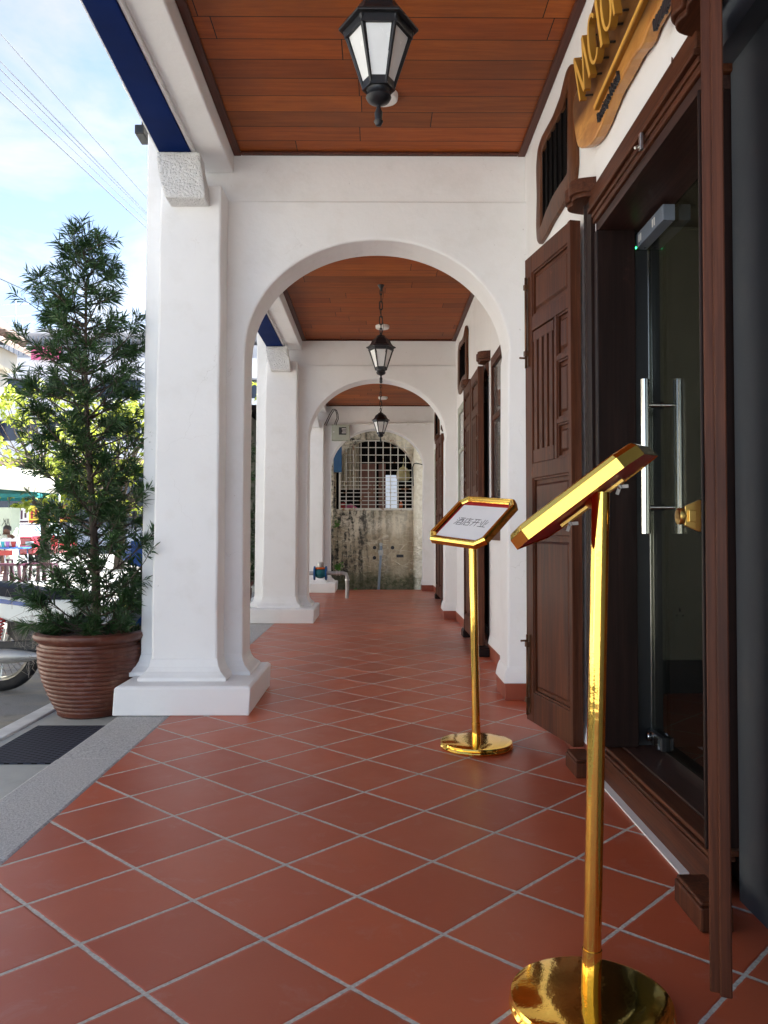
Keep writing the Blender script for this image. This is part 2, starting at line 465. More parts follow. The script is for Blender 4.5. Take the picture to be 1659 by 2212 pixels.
# ------------------------------------------------------------------ mesh builder
class MB:
    def __init__(s):
        s.v, s.f, s.sm = [], [], []

    def add(s, pts, faces, smooth=False):
        o = len(s.v)
        s.v += [Vector(p) for p in pts]
        for f in faces:
            s.f.append([i + o for i in f])
            s.sm.append(smooth)
        return s

    def box(s, x0, x1, y0, y1, z0, z1):
        p = [(x0, y0, z0), (x1, y0, z0), (x1, y1, z0), (x0, y1, z0), (x0, y0, z1), (x1, y0, z1), (x1, y1, z1), (x0, y1, z1)]
        return s.add(p, [(3, 2, 1, 0), (4, 5, 6, 7), (0, 1, 5, 4), (1, 2, 6, 5), (2, 3, 7, 6), (3, 0, 4, 7)])

    def obox(s, c, a, b, n):
        c, a, b, n = Vector(c), Vector(a), Vector(b), Vector(n)
        p = [c + a * i + b * j + n * k for k in (-1, 1) for (i, j) in ((-1, -1), (1, -1), (1, 1), (-1, 1))]
        return s.add(p, [(3, 2, 1, 0), (4, 5, 6, 7), (0, 1, 5, 4), (1, 2, 6, 5), (2, 3, 7, 6), (3, 0, 4, 7)])

    def prism(s, pts, d, smooth=False):
        n = len(pts)
        d = Vector(d)
        a = [Vector(p) for p in pts]
        s.add(a + [p + d for p in a], [tuple(range(n - 1, -1, -1)), tuple(range(n, 2 * n))])
        o = len(s.v) - 2 * n
        for i in range(n):
            j = (i + 1) % n
            s.f.append([o + i, o + j, o + n + j, o + n + i])
            s.sm.append(smooth)
        return s

    def loft(s, rings, closed=True, caps=True, smooth=False):
        n = len(rings[0])
        o = len(s.v)
        for r in rings: s.v += [Vector(p) for p in r]
        for k in range(len(rings) - 1):
            for i in range(n if closed else n - 1):
                j = (i + 1) % n
                s.f.append([o + k * n + i, o + k * n + j, o + (k + 1) * n + j, o + (k + 1) * n + i])
                s.sm.append(smooth)
        if caps and closed:
            s.f.append([o + i for i in range(n - 1, -1, -1)]); s.sm.append(False)
            s.f.append([o + (len(rings) - 1) * n + i for i in range(n)]); s.sm.append(False)
        return s

    def tube(s, pts, r, seg=8, caps=True, closed=False):
        pts = [Vector(p) for p in pts]
        rr = r if hasattr(r, '__len__') else [r] * len(pts)
        rings = []
        n = len(pts)
        up = Vector((0, 0, 1))
        prev = None
        for i in range(n):
            if closed: t = (pts[(i + 1) % n] - pts[i - 1])
            else: t = pts[min(i + 1, n - 1)] - pts[max(i - 1, 0)]
            t.normalize()
            if prev is None:
                a = t.cross(up)
                if a.length < 1e-3: a = t.cross(Vector((1, 0, 0)))
            else: a = prev - t * prev.dot(t)
            a.normalize()
            prev = a
            b = t.cross(a)
            rings.append([pts[i] + (a * math.cos(2 * PI * k / seg) + b * math.sin(2 * PI * k / seg)) * rr[i] for k in range(seg)])
        if closed: rings.append(rings[0])
        return s.loft(rings, True, caps and not closed, True)

    def lathe(s, prof, c=(0, 0, 0), seg=24, smooth=True, rot=0, caps=True, axis='z'):
        c = Vector(c)
        rings = []
        for r, z in prof:
            ring = []
            for k in range(seg):
                a = 2 * PI * k / seg + rot
                x, y = r * math.cos(a), r * math.sin(a)
                q = (x, y, z) if axis == 'z' else ((z, x, y) if axis == 'x' else (y, z, x))
                ring.append(c + Vector(q))
            rings.append(ring)
        return s.loft(rings, True, caps, smooth)

    def xf(s, m):
        s.v = [m @ v for v in s.v]
        return s

    def obj(s, name, m, origin=(0, 0, 0), bevel=0, segs=2):
        o0 = Vector(origin)
        me = bpy.data.meshes.new(name)
        me.from_pydata([tuple(v - o0) for v in s.v], [], s.f)
        me.polygons.foreach_set('use_smooth', s.sm)
        me.update()
        me.materials.append(M[m] if isinstance(m, str) else m)
        o = bpy.data.objects.new(name, me)
        COL.objects.link(o)
        import bmesh
        bm = bmesh.new(); bm.from_mesh(me); bmesh.ops.recalc_face_normals(bm, faces=bm.faces)
        for e in bm.edges:
            if len(e.link_faces) == 2 and e.calc_face_angle(0) > math.radians(42): e.smooth = False
        bm.to_mesh(me); bm.free()
        if bevel:
            b = o.modifiers.new('bevel', 'BEVEL')
            b.width = bevel; b.segments = segs; b.limit_method = 'ANGLE'; b.angle_limit = math.radians(35)
        return o


def wloc(o):
    l = Vector((0, 0, 0))
    while o is not None:
        l += o.location
        o = o.parent
    return l


def tag(o, label, cat, group=None):
    o['label'] = label; o['category'] = cat
    if group: o['group'] = group
    return o


def thing(name, label, cat, loc=(0, 0, 0), group=None):
    o = bpy.data.objects.new(name, None)
    COL.objects.link(o)
    o.location = loc
    o.empty_display_size = .1
    return tag(o, label, cat, group)


def part(mb, name, m, parent, bevel=0, label=None, local=False):
    o = mb.obj(name, m, (0, 0, 0) if local else wloc(parent), bevel)
    o.parent = parent
    if label: o['label'] = label
    return o


def solo(mb, name, m, label, cat, loc=(0, 0, 0), group=None, bevel=0):
    o = mb.obj(name, m, loc, bevel)
    o.location = loc
    return tag(o, label, cat, group)


def struct(mb, name, m, bevel=0, kind='structure'):
    o = mb.obj(name, m, (0, 0, 0), bevel)
    o['kind'] = kind
    return o


KIDS = {}
def copy_tree(o, parent=None):
    c = o.copy()
    COL.objects.link(c)
    c.parent = parent
    for ch in [x for x in list(COL.objects) if x.parent is o]:
        copy_tree(ch, c)
    return c


def rect(x0, x1, y0, y1, z): return [(x0, y0, z), (x1, y0, z), (x1, y1, z), (x0, y1, z)]


# ------------------------------------------------------------------ ground
GX = -.12
struct(MB().add([(-150, -60, GX), (150, -60, GX), (150, 400, GX), (-150, 400, GX)], [(0, 1, 2, 3)]), 'road', 'asphalt')
struct(MB().box(-1.13, 1.16, -1.5, 14.25, -.30, 0), 'walkway_floor', 'floor')
kb = MB()
yy = -1.5
rk = random.Random(3)
while yy < 14.2:
    ln = rk.uniform(1.1, 1.7)
    kb.box(-1.42, -1.133, yy + .002, min(yy + ln, 14.25) - .002, -.3, -.002 + rk.uniform(-.002, .002))
    yy += ln
struct(kb, 'kerb', 'granite', .012)
struct(MB().box(-1.95, -1.422, -1.5, 14.25, -.3, -.082), 'apron', 'concrete')
struct(MB().box(-2.06, -1.952, -1.5, 14.25, -.3, -.07), 'kerb_edging', 'edging', .01)
solo(MB().box(-1.89, -1.47, 3.84, 4.58, -.12, -.074), 'drain_cover', 'tread', 'black chequered metal drain cover set in the pale apron beside the kerb', 'drain cover', (-1.7, 4.2, -.08), bevel=.003)

# ------------------------------------------------------------------ arcade walls
WALLS = [.20, 4.90, 9.40, 13.95]
TOPZ = [3.315, 3.315, 3.24, 3.185]          # ceiling height of the bay in front of each wall
DX = [0, 0, .01, .065]                       # shop wall drifts away a little down the row
names = ['behind the nearest bay', 'nearest, with the tall potted conifer beside it', 'second, framed by the nearest arch', 'farthest, with a grey meter box on it']
WX = .905


def arch_wall(k):
    Y, zc, dx = WALLS[k], TOPZ[k], DX[k]
    t = thing('arch_wall', ['white plastered arch wall at the open near end of the arcade',
                            'nearest white arch wall, its plinth beside the potted conifer',
                            'middle white arch wall, framed inside the nearest arch',
                            'farthest white arch wall, carrying the grey meter box'][k], 'arch wall', (-1.1, Y, 0), 'arch walls across the arcade')
    zl = zc - .30
    apex, spring, a = 2.775, 2.07, .80
    xr = WX + dx
    out = [(xr + .05, zl), (-1.2, zl), (-1.2, .0), (-.806, .0), (-.806, 1.2), (-.80, spring)]
    n = 56
    for i in range(1, n):
        th = PI - PI * i / n
        out.append((a * math.cos(th), spring + (apex - spring) * math.sin(th) ** .97))
    out += [(.80 - .01, spring), (.785, 1.2), (.778, 0), (xr + .05, 0)]
    part(MB().prism([(x, Y, z) for x, z in out], (0, .30, 0)), 'wall_face', 'plaster', t, .014)
    part(MB().box(-1.2, xr + .05, Y + .028, Y + .27, zl - .02, zc + .35), 'lintel_band', 'plaster', t, .008)
    # pilaster towards the viewer, tapering, and the street pilaster set back
    def ring(x0, x1, y0, y1, z): return [(x0, y0, z), (x1, y0, z), (x1, y1, z), (x0, y1, z)]
    yb = Y + .42
    rings = []
    for i in range(15):
        f = i / 14
        w = .0022 * math.sin(i * 1.9 + k)
        rings.append(ring(-1.30 + .038 * f + w, -.918 + .012 * f + w * .7, Y - .20 + .006 * math.sin(i * 1.3 + k), yb, .16 + (zl + .008 - .16) * f))
    part(MB().loft(rings), 'pilaster', 'plaster', t, .014)
    rings = [ring(-1.412 + .022 * f, -1.22, Y - .012, Y + .36, .10 + (zc + .33 - .10) * f) for f in (0, .25, .5, .75, 1)]
    part(MB().loft(rings), 'street_pilaster', 'plaster', t, .01)
    # base moulding and plinth
    mb = MB()
    prof = [(.062, .150), (.062, .176), (.046, .188), (.026, .206), (.012, .232), (.001, .275)]
    for (x0, x1, y0, y1) in ((-1.296, -.918, Y - .20, yb), (-1.05, -.812, Y + .0, Y + .298), (-1.408, -1.22, Y - .014, Y + .36)):
        mb.loft([ring(x0 - e, x1 + e, y0 - e, y1 + e, z) for e, z in prof], smooth=False)
    part(mb, 'base_moulding', 'plaster', t, .004)
    rings = [ring(-1.445, -.70, Y - .425, Y + .44, 0.0), ring(-1.438, -.692, Y - .418, Y + .435, .148), ring(-1.42, -.708, Y - .402, Y + .42, .158)]
    part(MB().loft(rings), 'plinth', 'plaster', t, .006)
    # corbel under the eave beam
    zt = zc - .160
    zb = zt - .265
    prof = [(-1.252, zt), (-1.250, zt - .05), (-1.240, zt - .12), (-1.222, zt - .19), (-1.200, zb), (-.970, zb), (-.974, zb + .05), (-.985, zb + .12), (-1.0, zb + .2), (-1.006, zt)]
    part(MB().prism([(x, Y - .335, z) for x, z in prof], (0, .14, 0)), 'corbel', 'rough', t, .012)
    # shop-side pier foot and its tile skirting
    rings = [ring(.770 + .0 - e, xr + .04, Y - .012 - e, Y + .312 + e, z) for e, z in ((.014, .10), (.010, .125), (.003, .16), (-.008, .19))]
    part(MB().loft(rings), 'pier_foot', 'plaster', t)
    part(MB().box(.762, xr + .02, Y - .028, Y + .328, .0, .098), 'skirting', 'skirt', t, .004)
    return t


AW = [arch_wall(k) for k in (1, 2, 3)]

# ------------------------------------------------------------------ ceilings, beams
for k in (1, 2, 3):
    y0, y1, zc, xr = WALLS[k - 1] + .30, WALLS[k], TOPZ[k], WX + DX[k]
    t = thing('timber_ceiling', ['', 'varnished board ceiling over the nearest bay', 'varnished board ceiling over the middle bay seen through the nearest arch',
                                 'varnished board ceiling over the farthest bay'][k], 'ceiling', (0, (y0 + y1) / 2, zc), 'timber ceilings of the arcade')
    part(MB().box(-.93, xr + .03, y0, y1, zc, zc + .03), 'board_panel', 'timber', t)
    tr = MB()
    tr.box(-.876, -.83, y0, y1 + .027, zc - .018, zc - .001)
    tr.box(xr - .045, xr - .001, y0, y1 + .027, zc - .018, zc - .001)
    tr.box(-.829, xr - .046, y1 - .008, y1 + .027, zc - .016, zc - .001)
    tr.box(-.829, xr - .046, y0 - .027, y0 + .02, zc - .016, zc - .001)
    part(tr, 'border_trim', 'trim', t, .004)
    t = thing('eave_beam', ['', 'white eave beam with navy soffit board over the nearest opening', 'white eave beam with dark soffit board over the middle opening',
                            'white eave beam with dark soffit board over the farthest opening'][k], 'beam', (-1.05, (y0 + y1) / 2, zc), 'eave beams along the street side')
    part(MB().box(-1.045, -.877, y0 - .02, y1 + .026, zc - .125, zc + .3), 'beam', 'plaster', t, .008)
    part(MB().box(-1.062, -1.0451, y0, y1 - .20, zc - .148, zc + .2), 'beam_lip', 'plaster', t, .004)
    kx = .030 if k == 1 else 0.0
    q0, q1 = kx * (y1 - .22 - y0), 0.0
    part(MB().prism([(-1.244 + q0, y0, zc - .157), (-1.063, y0, zc - .157), (-1.063, y1 - .196, zc - .157), (-1.244, y1 - .196, zc - .157)], (0, 0, .2)), 'soffit_board', 'blue', t, .003)
    part(MB().prism([(-1.256 + q0, y0, zc - .146), (-1.245 + q0, y0, zc - .146), (-1.245, y1 - .25, zc - .146), (-1.256, y1 - .25, zc - .146)], (0, 0, .44)), 'fascia_strip', 'plaster', t, .003)

# upper storey and cornice
up = thing('upper_storey', 'white upper storey of the shophouse row above the arcade', 'building', (1.5, 6, 3.6))
part(MB().box(-1.385, 6, .5, 14.25, 3.62, 5.6), 'wall', 'plaster', up)
part(MB().box(-1.42, 6.4, .4, 14.3, 5.6, 5.75), 'roof', 'rooftile', up)
for i in range(5):
    wf = part(MB().box(-1.40, -1.38, .9 + i * 2.7, 2.0 + i * 2.7, 4.2, 5.3), 'window', 'door', up)
    part(MB().box(-1.405, -1.401, 1.0 + i * 2.7, 1.9 + i * 2.7, 4.3, 5.2), 'pane', 'pane', wf)
part(MB().prism([(-1.386, 4.95, 3.69), (-1.56, 4.95, 3.73), (-1.58, 4.95, 3.80), (-1.56, 4.95, 3.86), (-1.386, 4.95, 3.90)], (0, 9.2, 0)), 'cornice', 'plaster', up, .01)
fl = thing('floodlight', 'small black floodlight bracketed under the white cornice', 'floodlight', (-1.54, 5.25, 3.70))
part(MB().box(-1.565, -1.505, 5.2, 5.36, 3.57, 3.63), 'lamp_head', 'black', fl, .006)
part(MB().box(-1.54, -1.52, 5.27, 5.29, 3.63, 3.73), 'bracket', 'black', fl)

# ------------------------------------------------------------------ shop wall (one wall, openings left for the doorways)
DOORS = [(2.24, 3.34), (6.66, 7.78), (11.15, 12.27)]
WINS = [(5.55, 6.37), (7.98, 8.95), (12.47, 13.4)]
sw = thing('shop_wall', 'white shop front wall along the inner side of the arcade', 'wall', (WX, 6, 0))
ends = [2.233, 4.93, 9.43, 14.25]
for b in range(3):
    x = WX + DX[b + 1]
    d0, d1 = DOORS[b]
    y0, y1 = ends[b], ends[b + 1]
    pts = [(y0, 0), (y0, 3.62), (y1, 3.62), (y1, 0), (d1, 0), (d1, 2.40), (d0 - (.0 if b else -.001), 2.40), (d0 - (.0 if b else -.001), 0)]
    if b == 0: pts = [(y0, 2.40), (y0, 3.62), (y1, 3.62), (y1, 0), (d1, 0), (d1, 2.40)]
    part(MB().prism([(x, y, z) for y, z in pts], (.20, 0, 0)), 'wall_face', 'plaster', sw)
    sk = MB()
    segs = [(d1 + .02, WALLS[b + 1] - .03)]
    if b: segs.append((WALLS[b] + .33, d0 - .02))
    for s0, s1 in segs:
        q = s0
        while q < s1 - .02:
            e = min(q + .30, s1)
            sk.box(x - .013, x + .01, q + .0015, e - .0015, 0, .098)
            q = e
    part(sk, 'skirting', 'skirt', sw, .002)
    ft = MB()
    for s0, s1 in segs:
        ft.loft([[(x + .01, s0, z), (x - e, s0, z), (x - e, s1, z), (x + .01, s1, z)] for e, z in ((.016, .0985), (.012, .12), (.004, .16), (-.004, .20))])
    part(ft, 'wall_foot', 'plaster', sw)
solo(MB().box(.985, 1.2, -1.4, 2.232, 0, 2.30).box(.925, 1.2, -1.4, 2.232, 2.301, 3.62), 'side_panel_wall', 'slate', 'dark slate painted wall panel close beside the open door leaf', 'wall', (.99, 1, 0))

# ------------------------------------------------------------------ doorways
LW, LZ0, LZ1 = .535, .08, 2.36


def leaf(parent, loc, rot, label=None, bolts=True):
    T = .021
    mb = MB()
    mb.box(0, .030, -T - .004, T + .004, LZ0, LZ1)                       # pivot stile
    mb.box(LW - .075, LW, -T, T, LZ0, LZ1)                       # meeting stile
    mb.box(LW + .0002, LW + .012, -.002, T, LZ0, LZ1)
    x0, x1 = .030, LW - .075
    for za, zb in ((LZ0, .225), (.985, 1.015), (1.262, 1.335), (1.985, 2.055), (2.272, LZ1)):
        mb.box(x0, x1, -T, T, za, zb)
    xm0, xm1 = .165, .192
    mb.box(xm0, xm1, -T, T, 1.335, 1.985)
    for za, zb in ((1.49, 1.512), (1.775, 1.797)):
        mb.box(x0, xm0, -T, T, za, zb)
    o = mb.obj('door_leaf', 'door', (0, 0, 0), .003)
    o.parent = parent
    o.location = Vector(loc) - wloc(parent)
    o.rotation_euler = (0, 0, rot)
    if label: o['label'] = label

    def panel(a, b, c, d, raise_=True):
        p = MB().box(a, b, -.003, .003, c, d)
        for sgn in (1, -1):
            i = min(.028, (b - a) * .2)
            if raise_:
                r0 = [(a + i, sgn * .0031, c + i), (b - i, sgn * .0031, c + i), (b - i, sgn * .0031, d - i), (a + i, sgn * .0031, d - i)]
                j = i + .012
                r1 = [(a + j, sgn * .014, c + j), (b - j, sgn * .014, c + j), (b - j, sgn * .014, d - j), (a + j, sgn * .014, d - j)]
                p.loft([r0, r1])
            w = .010
            y0, y1 = sorted((sgn * .0032, sgn * .015))
            p.box(a, a + w, y0, y1, c, d); p.box(b - w, b, y0, y1, c, d)
            p.box(a + w, b - w, y0, y1, c, c + w); p.box(a + w, b - w, y0, y1, d - w, d)
        part(p, 'panel', 'door', o, .0015, local=True)
    panel(x0, x1, .225, .985); panel(x0, x1, 1.015, 1.262); panel(x0, x1, 2.055, 2.272)
    panel(x0, xm0, 1.335, 1.49); panel(x0, xm0, 1.512, 1.775); panel(x0, xm0, 1.797, 1.985)
    g = MB()
    g.box(xm1 + .014, x1 - .006, -.018, .018, 1.336, 1.40); g.box(xm1 + .014, x1 - .006, -.018, .018, 1.93, 1.978)
    n = 4
    w = (x1 - .006 - xm1 - .014)
    for i in range(n):
        c = xm1 + .014 + w * (i + .5) / n
        g.box(c - w / n * .30, c + w / n * .30, -.018, .018, 1.40, 1.93)
    part(g, 'slat_grille', 'door', o, .002, local=True)
    part(MB().box(xm1, x1, -.002, .002, 1.335, 1.985), 'slat_gap_shade', 'slatback', o, local=True)  # black sheet painted in for the shade between the slats
    if bolts:
        for (zc0, zc1, kz) in ((1.82, 2.26, 1.86), (.12, .50, .47)):
            for sg in (1,):
                b = MB()
                xc = LW - .028
                b.box(xc - .012, xc + .012, sg * T, sg * (T + .004), zc0, zc1)
                b.tube([(xc, T + .012, zc0 - .01), (xc, T + .012, zc1)], .006, 8)
                for zz in (zc0 + .05, zc1 - .06): b.box(xc - .012, xc + .012, T + .004, T + .02, zz, zz + .025)
                b.tube([(xc, T + .012, kz), (xc, T + .045, kz)], .005, 8)
                part(b, 'bolt', 'bronze', o, local=True)
    return o


def lobes(x, y0, y1, z0, z1, sgn):
    # pivot block with a lobed nose, flat side on the wall plane x
    n = 22
    pts = []
    for i in range(n + 1):
        f = i / n
        d = .100 * (1 - abs(2 * f - 1) ** 4) ** .5 - .012 * math.exp(-((f - .5) / .12) ** 2)
        pts.append((x - d, y0 + (y1 - y0) * f))
    pts = [(x, y0)] + pts + [(x, y1)]
    m = MB()
    for za, zb, sh in ((z0, z0 + .02, .012), (z0 + .0205, z1, 0)):
        m.prism([(px + (sh if px < x - .01 else 0), py, za) for px, py in pts], (0, 0, zb - za))
    return m


def doorway(b):
    d0, d1 = DOORS[b]
    x = WX + DX[b + 1]
    t = thing('doorway', ['dark timber doorway with open leaves and a glass door behind', 'dark timber doorway with closed leaves in the middle bay',
                          'dark timber doorway with closed leaves in the farthest bay'][b], 'doorway', (x, (d0 + d1) / 2, 0), 'timber doorways along the shop wall')
    # moulded lintel
    lt = MB()
    for e, z0, z1 in ((.022, 2.345, 2.415), (.030, 2.325, 2.3445), (.016, 2.305, 2.3245), (.010, 2.28, 2.3045)):
        lt.box(x - e, x + .10, d0 - .02, d1 + .02, z0, z1)
    part(lt, 'lintel', 'doory', t, .004)
    part(MB().box(x + .002, x + .225, d0 + .0, d1 - .0, 2.24, 2.279), 'head_soffit', 'darky', t)
    for y0, y1 in ((d0 - .0, d0 + (.012 if b == 0 else .045)), (d1 - .045, d1)):
        part(MB().box(x - .008, x + .15, y0, y1, .135, 2.2395), 'jamb', 'dark', t, .004)
    sl = MB()
    sl.box(x + .008, x + .055, d0 - .0, d1, 0, .098)
    sl.box(x + .012, x + .075, d0 - .0, d1, .0985, .112)
    sl.box(x + .024, x + .09, d0 - .0, d1, .1125, .128)
    part(sl, 'threshold', 'doory', t, .004)
    part(MB().box(x + .0905, x + .30, d0 - .0, d1, .04, .134), 'sill_board', 'darky', t, .003)
    if b == 0:
        part(MB().box(x - .022, x + .007, d0 + .16, d1 - .02, .0, .006), 'caulk_line', 'white', t)
    # pivot blocks
    for (c, s) in ((d0 - (.09 if b == 0 else .01), 0), (d1 + .09, 1)):
        part(lobes(x, c - .105, c + .105, 2.392, 2.472, 1), 'pivot_block', 'doory', t, .010)
        fb = MB().box(x - .098, x - .014, c - .10, c + .085, 0, .062)
        fb.prism([(x - .098, c - .10, .0625), (x - .014, c - .10, .0625), (x - .014, c - .06, .10), (x - .094, c - .06, .10)], (0, 0, .001)) if False else None
        fb.box(x - .094, x - .014, c - .095, c + .08, .0625, .074)
        part(fb, 'pivot_foot', 'door' if b == 0 else 'dark', t, .006)
    if b == 0:
        lp = PX(1383, 303, x - .03)
        part(MB().box(x - .034, x - .0225, lp.y - .012, lp.y + .006, lp.z - .035, lp.z + .022).tube([(x - .034, lp.y, lp.z - .02), (x - .05, lp.y - .004, lp.z - .028)], .006, 8), 'latch', 'zinc', t, .002)
        for (sx, sy, hh_) in ((1383, 222, .012), (1420, 165, .010), (1452, 105, .016), (1330, 372, .008), (1352, 326, .009)):
            q = PX(sx, sy + 27, x - .0225)
            part(MB().prism([(x - .0224, q.y, q.z - hh_), (x - .0224, q.y + hh_ * .6, q.z - hh_ * .2), (x - .0224, q.y + hh_ * .3, q.z + hh_), (x - .0224, q.y - hh_ * .5, q.z + hh_ * .3)], (-.0006, 0, 0)), 'paint_chip', 'carved', t)
        part(MB().tube([(x + .002, 3.43, .08), (x + .002, 3.43, 2.39)], .028, 16).box(x - .018, x + .01, 3.345, 3.42, .075, 2.39), 'frame_post', 'dark', t)
        hf, ff = Vector((.862, 3.508, 0)), Vector((.762, 4.03, 0))
        leaf(t, hf, math.atan2(ff.y - hf.y, ff.x - hf.x))
        hn, fn = Vector((.890, 2.135, 0)), Vector((.6745, 1.615, 0))
        ln = leaf(t, hn, math.atan2(fn.y - hn.y, fn.x - hn.x), bolts=False)
        # brass catch on the edge of the near leaf
        cp = [PY(a, c, 1.70) for a, c in ((1515, 1080), (1510, 1080), (1480, 1093), (1480, 1135), (1510, 1148), (1515, 1149))]
        pl = part(MB().prism(cp, (0, .008, 0)), 'catch_plate', 'brassmat', t, .001)
        w0, w1 = PY(1487, 1102, 1.698), PY(1504, 1127, 1.698)
        part(MB().box(w0.x, w1.x, 1.694, 1.699, w1.z, w0.z), 'window', 'brassmat', pl, .001)
        k0 = PY(1469, 1115, 1.70)
        part(MB().lathe([(.008, -.006), (.017, -.005), (.018, 0), (.017, .006), (.008, .007)], k0, 20, axis='x').tube([k0, PY(1482, 1113, 1.70)], .004, 8), 'knob', 'brassmat', pl)
        # glass door
        gx = x + .212
        gd = part(MB().box(gx, gx + .012, d0 + .05, 3.325, .15, 2.235), 'glass_door', 'glass', t)
        part(MB().box(gx - .002, gx + .014, 3.3255, 3.3285, .15, 2.235), 'edge_strip', 'chrome', gd)
        hd = MB()
        for xx in (gx - .066, gx + .066):
            hd.tube([(xx + .006, 3.2, .995), (xx + .006, 3.2, 1.605)], .0185, 20)
        for zz in (1.098, 1.502):
            hd.tube([(gx - .055, 3.2, zz), (gx + .066, 3.2, zz)], .0085, 12)
            hd.lathe([(.012, -.006), (.016, -.003), (.012, 0), (.017, .004), (.012, .007)], (gx + .006, 3.2, zz), 16, axis='x')
        part(hd, 'pull_handle', 'chrome', gd)
        pf = MB().box(gx - .018, gx + .03, 3.16, 3.325, .152, .205)
        part(pf, 'patch_fitting', 'black', gd, .003)
        part(MB().lathe([(.0, -.04), (.017, -.04), (.019, -.036), (.019, -.018)], (gx, 3.27, .185), 20, axis='x').box(gx - .03, gx - .018, 3.17, 3.215, .158, .20), 'lock_cylinder', 'chrome', gd)
        ml = part(MB().box(gx - .052, gx - .006, 3.00, 3.325, 2.165, 2.225), 'door_magnet', 'bikegrey', t, .003, 'grey magnetic lock box under the lintel')
        vs = MB()
        for yy in (3.25, 3.27, 3.09, 3.11): vs.box(gx - .0535, gx - .0525, yy, yy + .009, 2.18, 2.21)
        part(vs, 'slot', 'white', ml)
        part(MB().lathe([(.0, -.002), (.004, -.001), (.004, .001)], (gx - .0535, 3.315, 2.170), 10, axis='x'), 'indicator_light', 'led', ml)
        part(MB().box(x + .151, gx + .03, d1 - .012, d1 + .002, .136, 2.2395).box(x + .18, gx + .05, 3.335, 3.42, .136, 2.2395), 'door_frame', 'black', t)
    else:
        leaf(t, (x - .068, d0 - .03, 0), PI / 2, bolts=False)
        leaf(t, (x - .068, d1 - .03, 0), -PI / 2, bolts=False)
        part(MB().box(x + .23, x + .26, d0, d1, .1, 2.27), 'back_board', 'dark', t)
    return t


for b in range(3): doorway(b)
# dim room behind the glass door
room = thing('lobby_room', 'dim lobby behind the glass door with sockets low on its wall', 'room', (2.4, 3, 0))
part(MB().box(1.13, 4.2, 1.0, 4.6, -.02, .12), 'room_floor', 'floor', room)
part(MB().box(1.107, 4.2, 4.48, 4.58, .1205, 2.7), 'far_wall', 'room', room)
part(MB().box(4.1, 4.2, .9, 4.47, .1205, 2.7), 'back_wall', 'room', room)
part(MB().box(1.21, 1.4, .9, 1.0, .1205, 2.7).box(1.401, 4.0, .9, 1.0, 2.5, 2.7), 'near_wall', 'room', room)  # unseen wall, left wide open to let daylight into the lobby
part(MB().box(1.107, 4.3, .8, 4.6, 2.705, 2.8), 'room_ceiling', 'room', room)
part(MB().box(1.107, 4.05, 4.462, 4.479, .1205, .30), 'room_skirting', 'black', room)
for sx in (1.62, 1.50):
    so = part(MB().box(sx, sx + .085, 4.472, 4.479, .51, .595), 'socket', 'room', room, .002)
    part(MB().box(sx + .037, sx + .045, 4.470, 4.4715, .565, .585).box(sx + .018, sx + .030, 4.470, 4.4715, .54, .547).box(sx + .052, sx + .064, 4.470, 4.4715, .54, .547), 'pin_slot', 'ink', so)
# wall end closing the shop wall thickness by the slate panel
# ------------------------------------------------------------------ shaped (organic) vents, slab sign
def zz(pts, ox, oy, sc): return [(ox + x * sc, oy + y * sc) for x, y in pts]


vo = zz([(386, 425), (350, 420), (325, 470), (300, 600), (240, 760), (165, 900), (140, 980), (130, 1100), (135, 1300), (130, 1480), (135, 1585), (150, 1608), (165, 1590), (195, 1540),
         (230, 1470), (290, 1370), (350, 1260), (378, 1190), (388, 1080), (384, 900), (378, 760), (382, 600), (388, 500)], 1113.3, 0, .329)
vi = zz([(338, 575), (310, 700), (260, 800), (200, 915), (167, 1000), (160, 1200), (158, 1400), (157, 1500), (190, 1400), (240, 1285), (290, 1205), (334, 1140), (335, 900), (336, 700)], 1113.3, 0, .329)


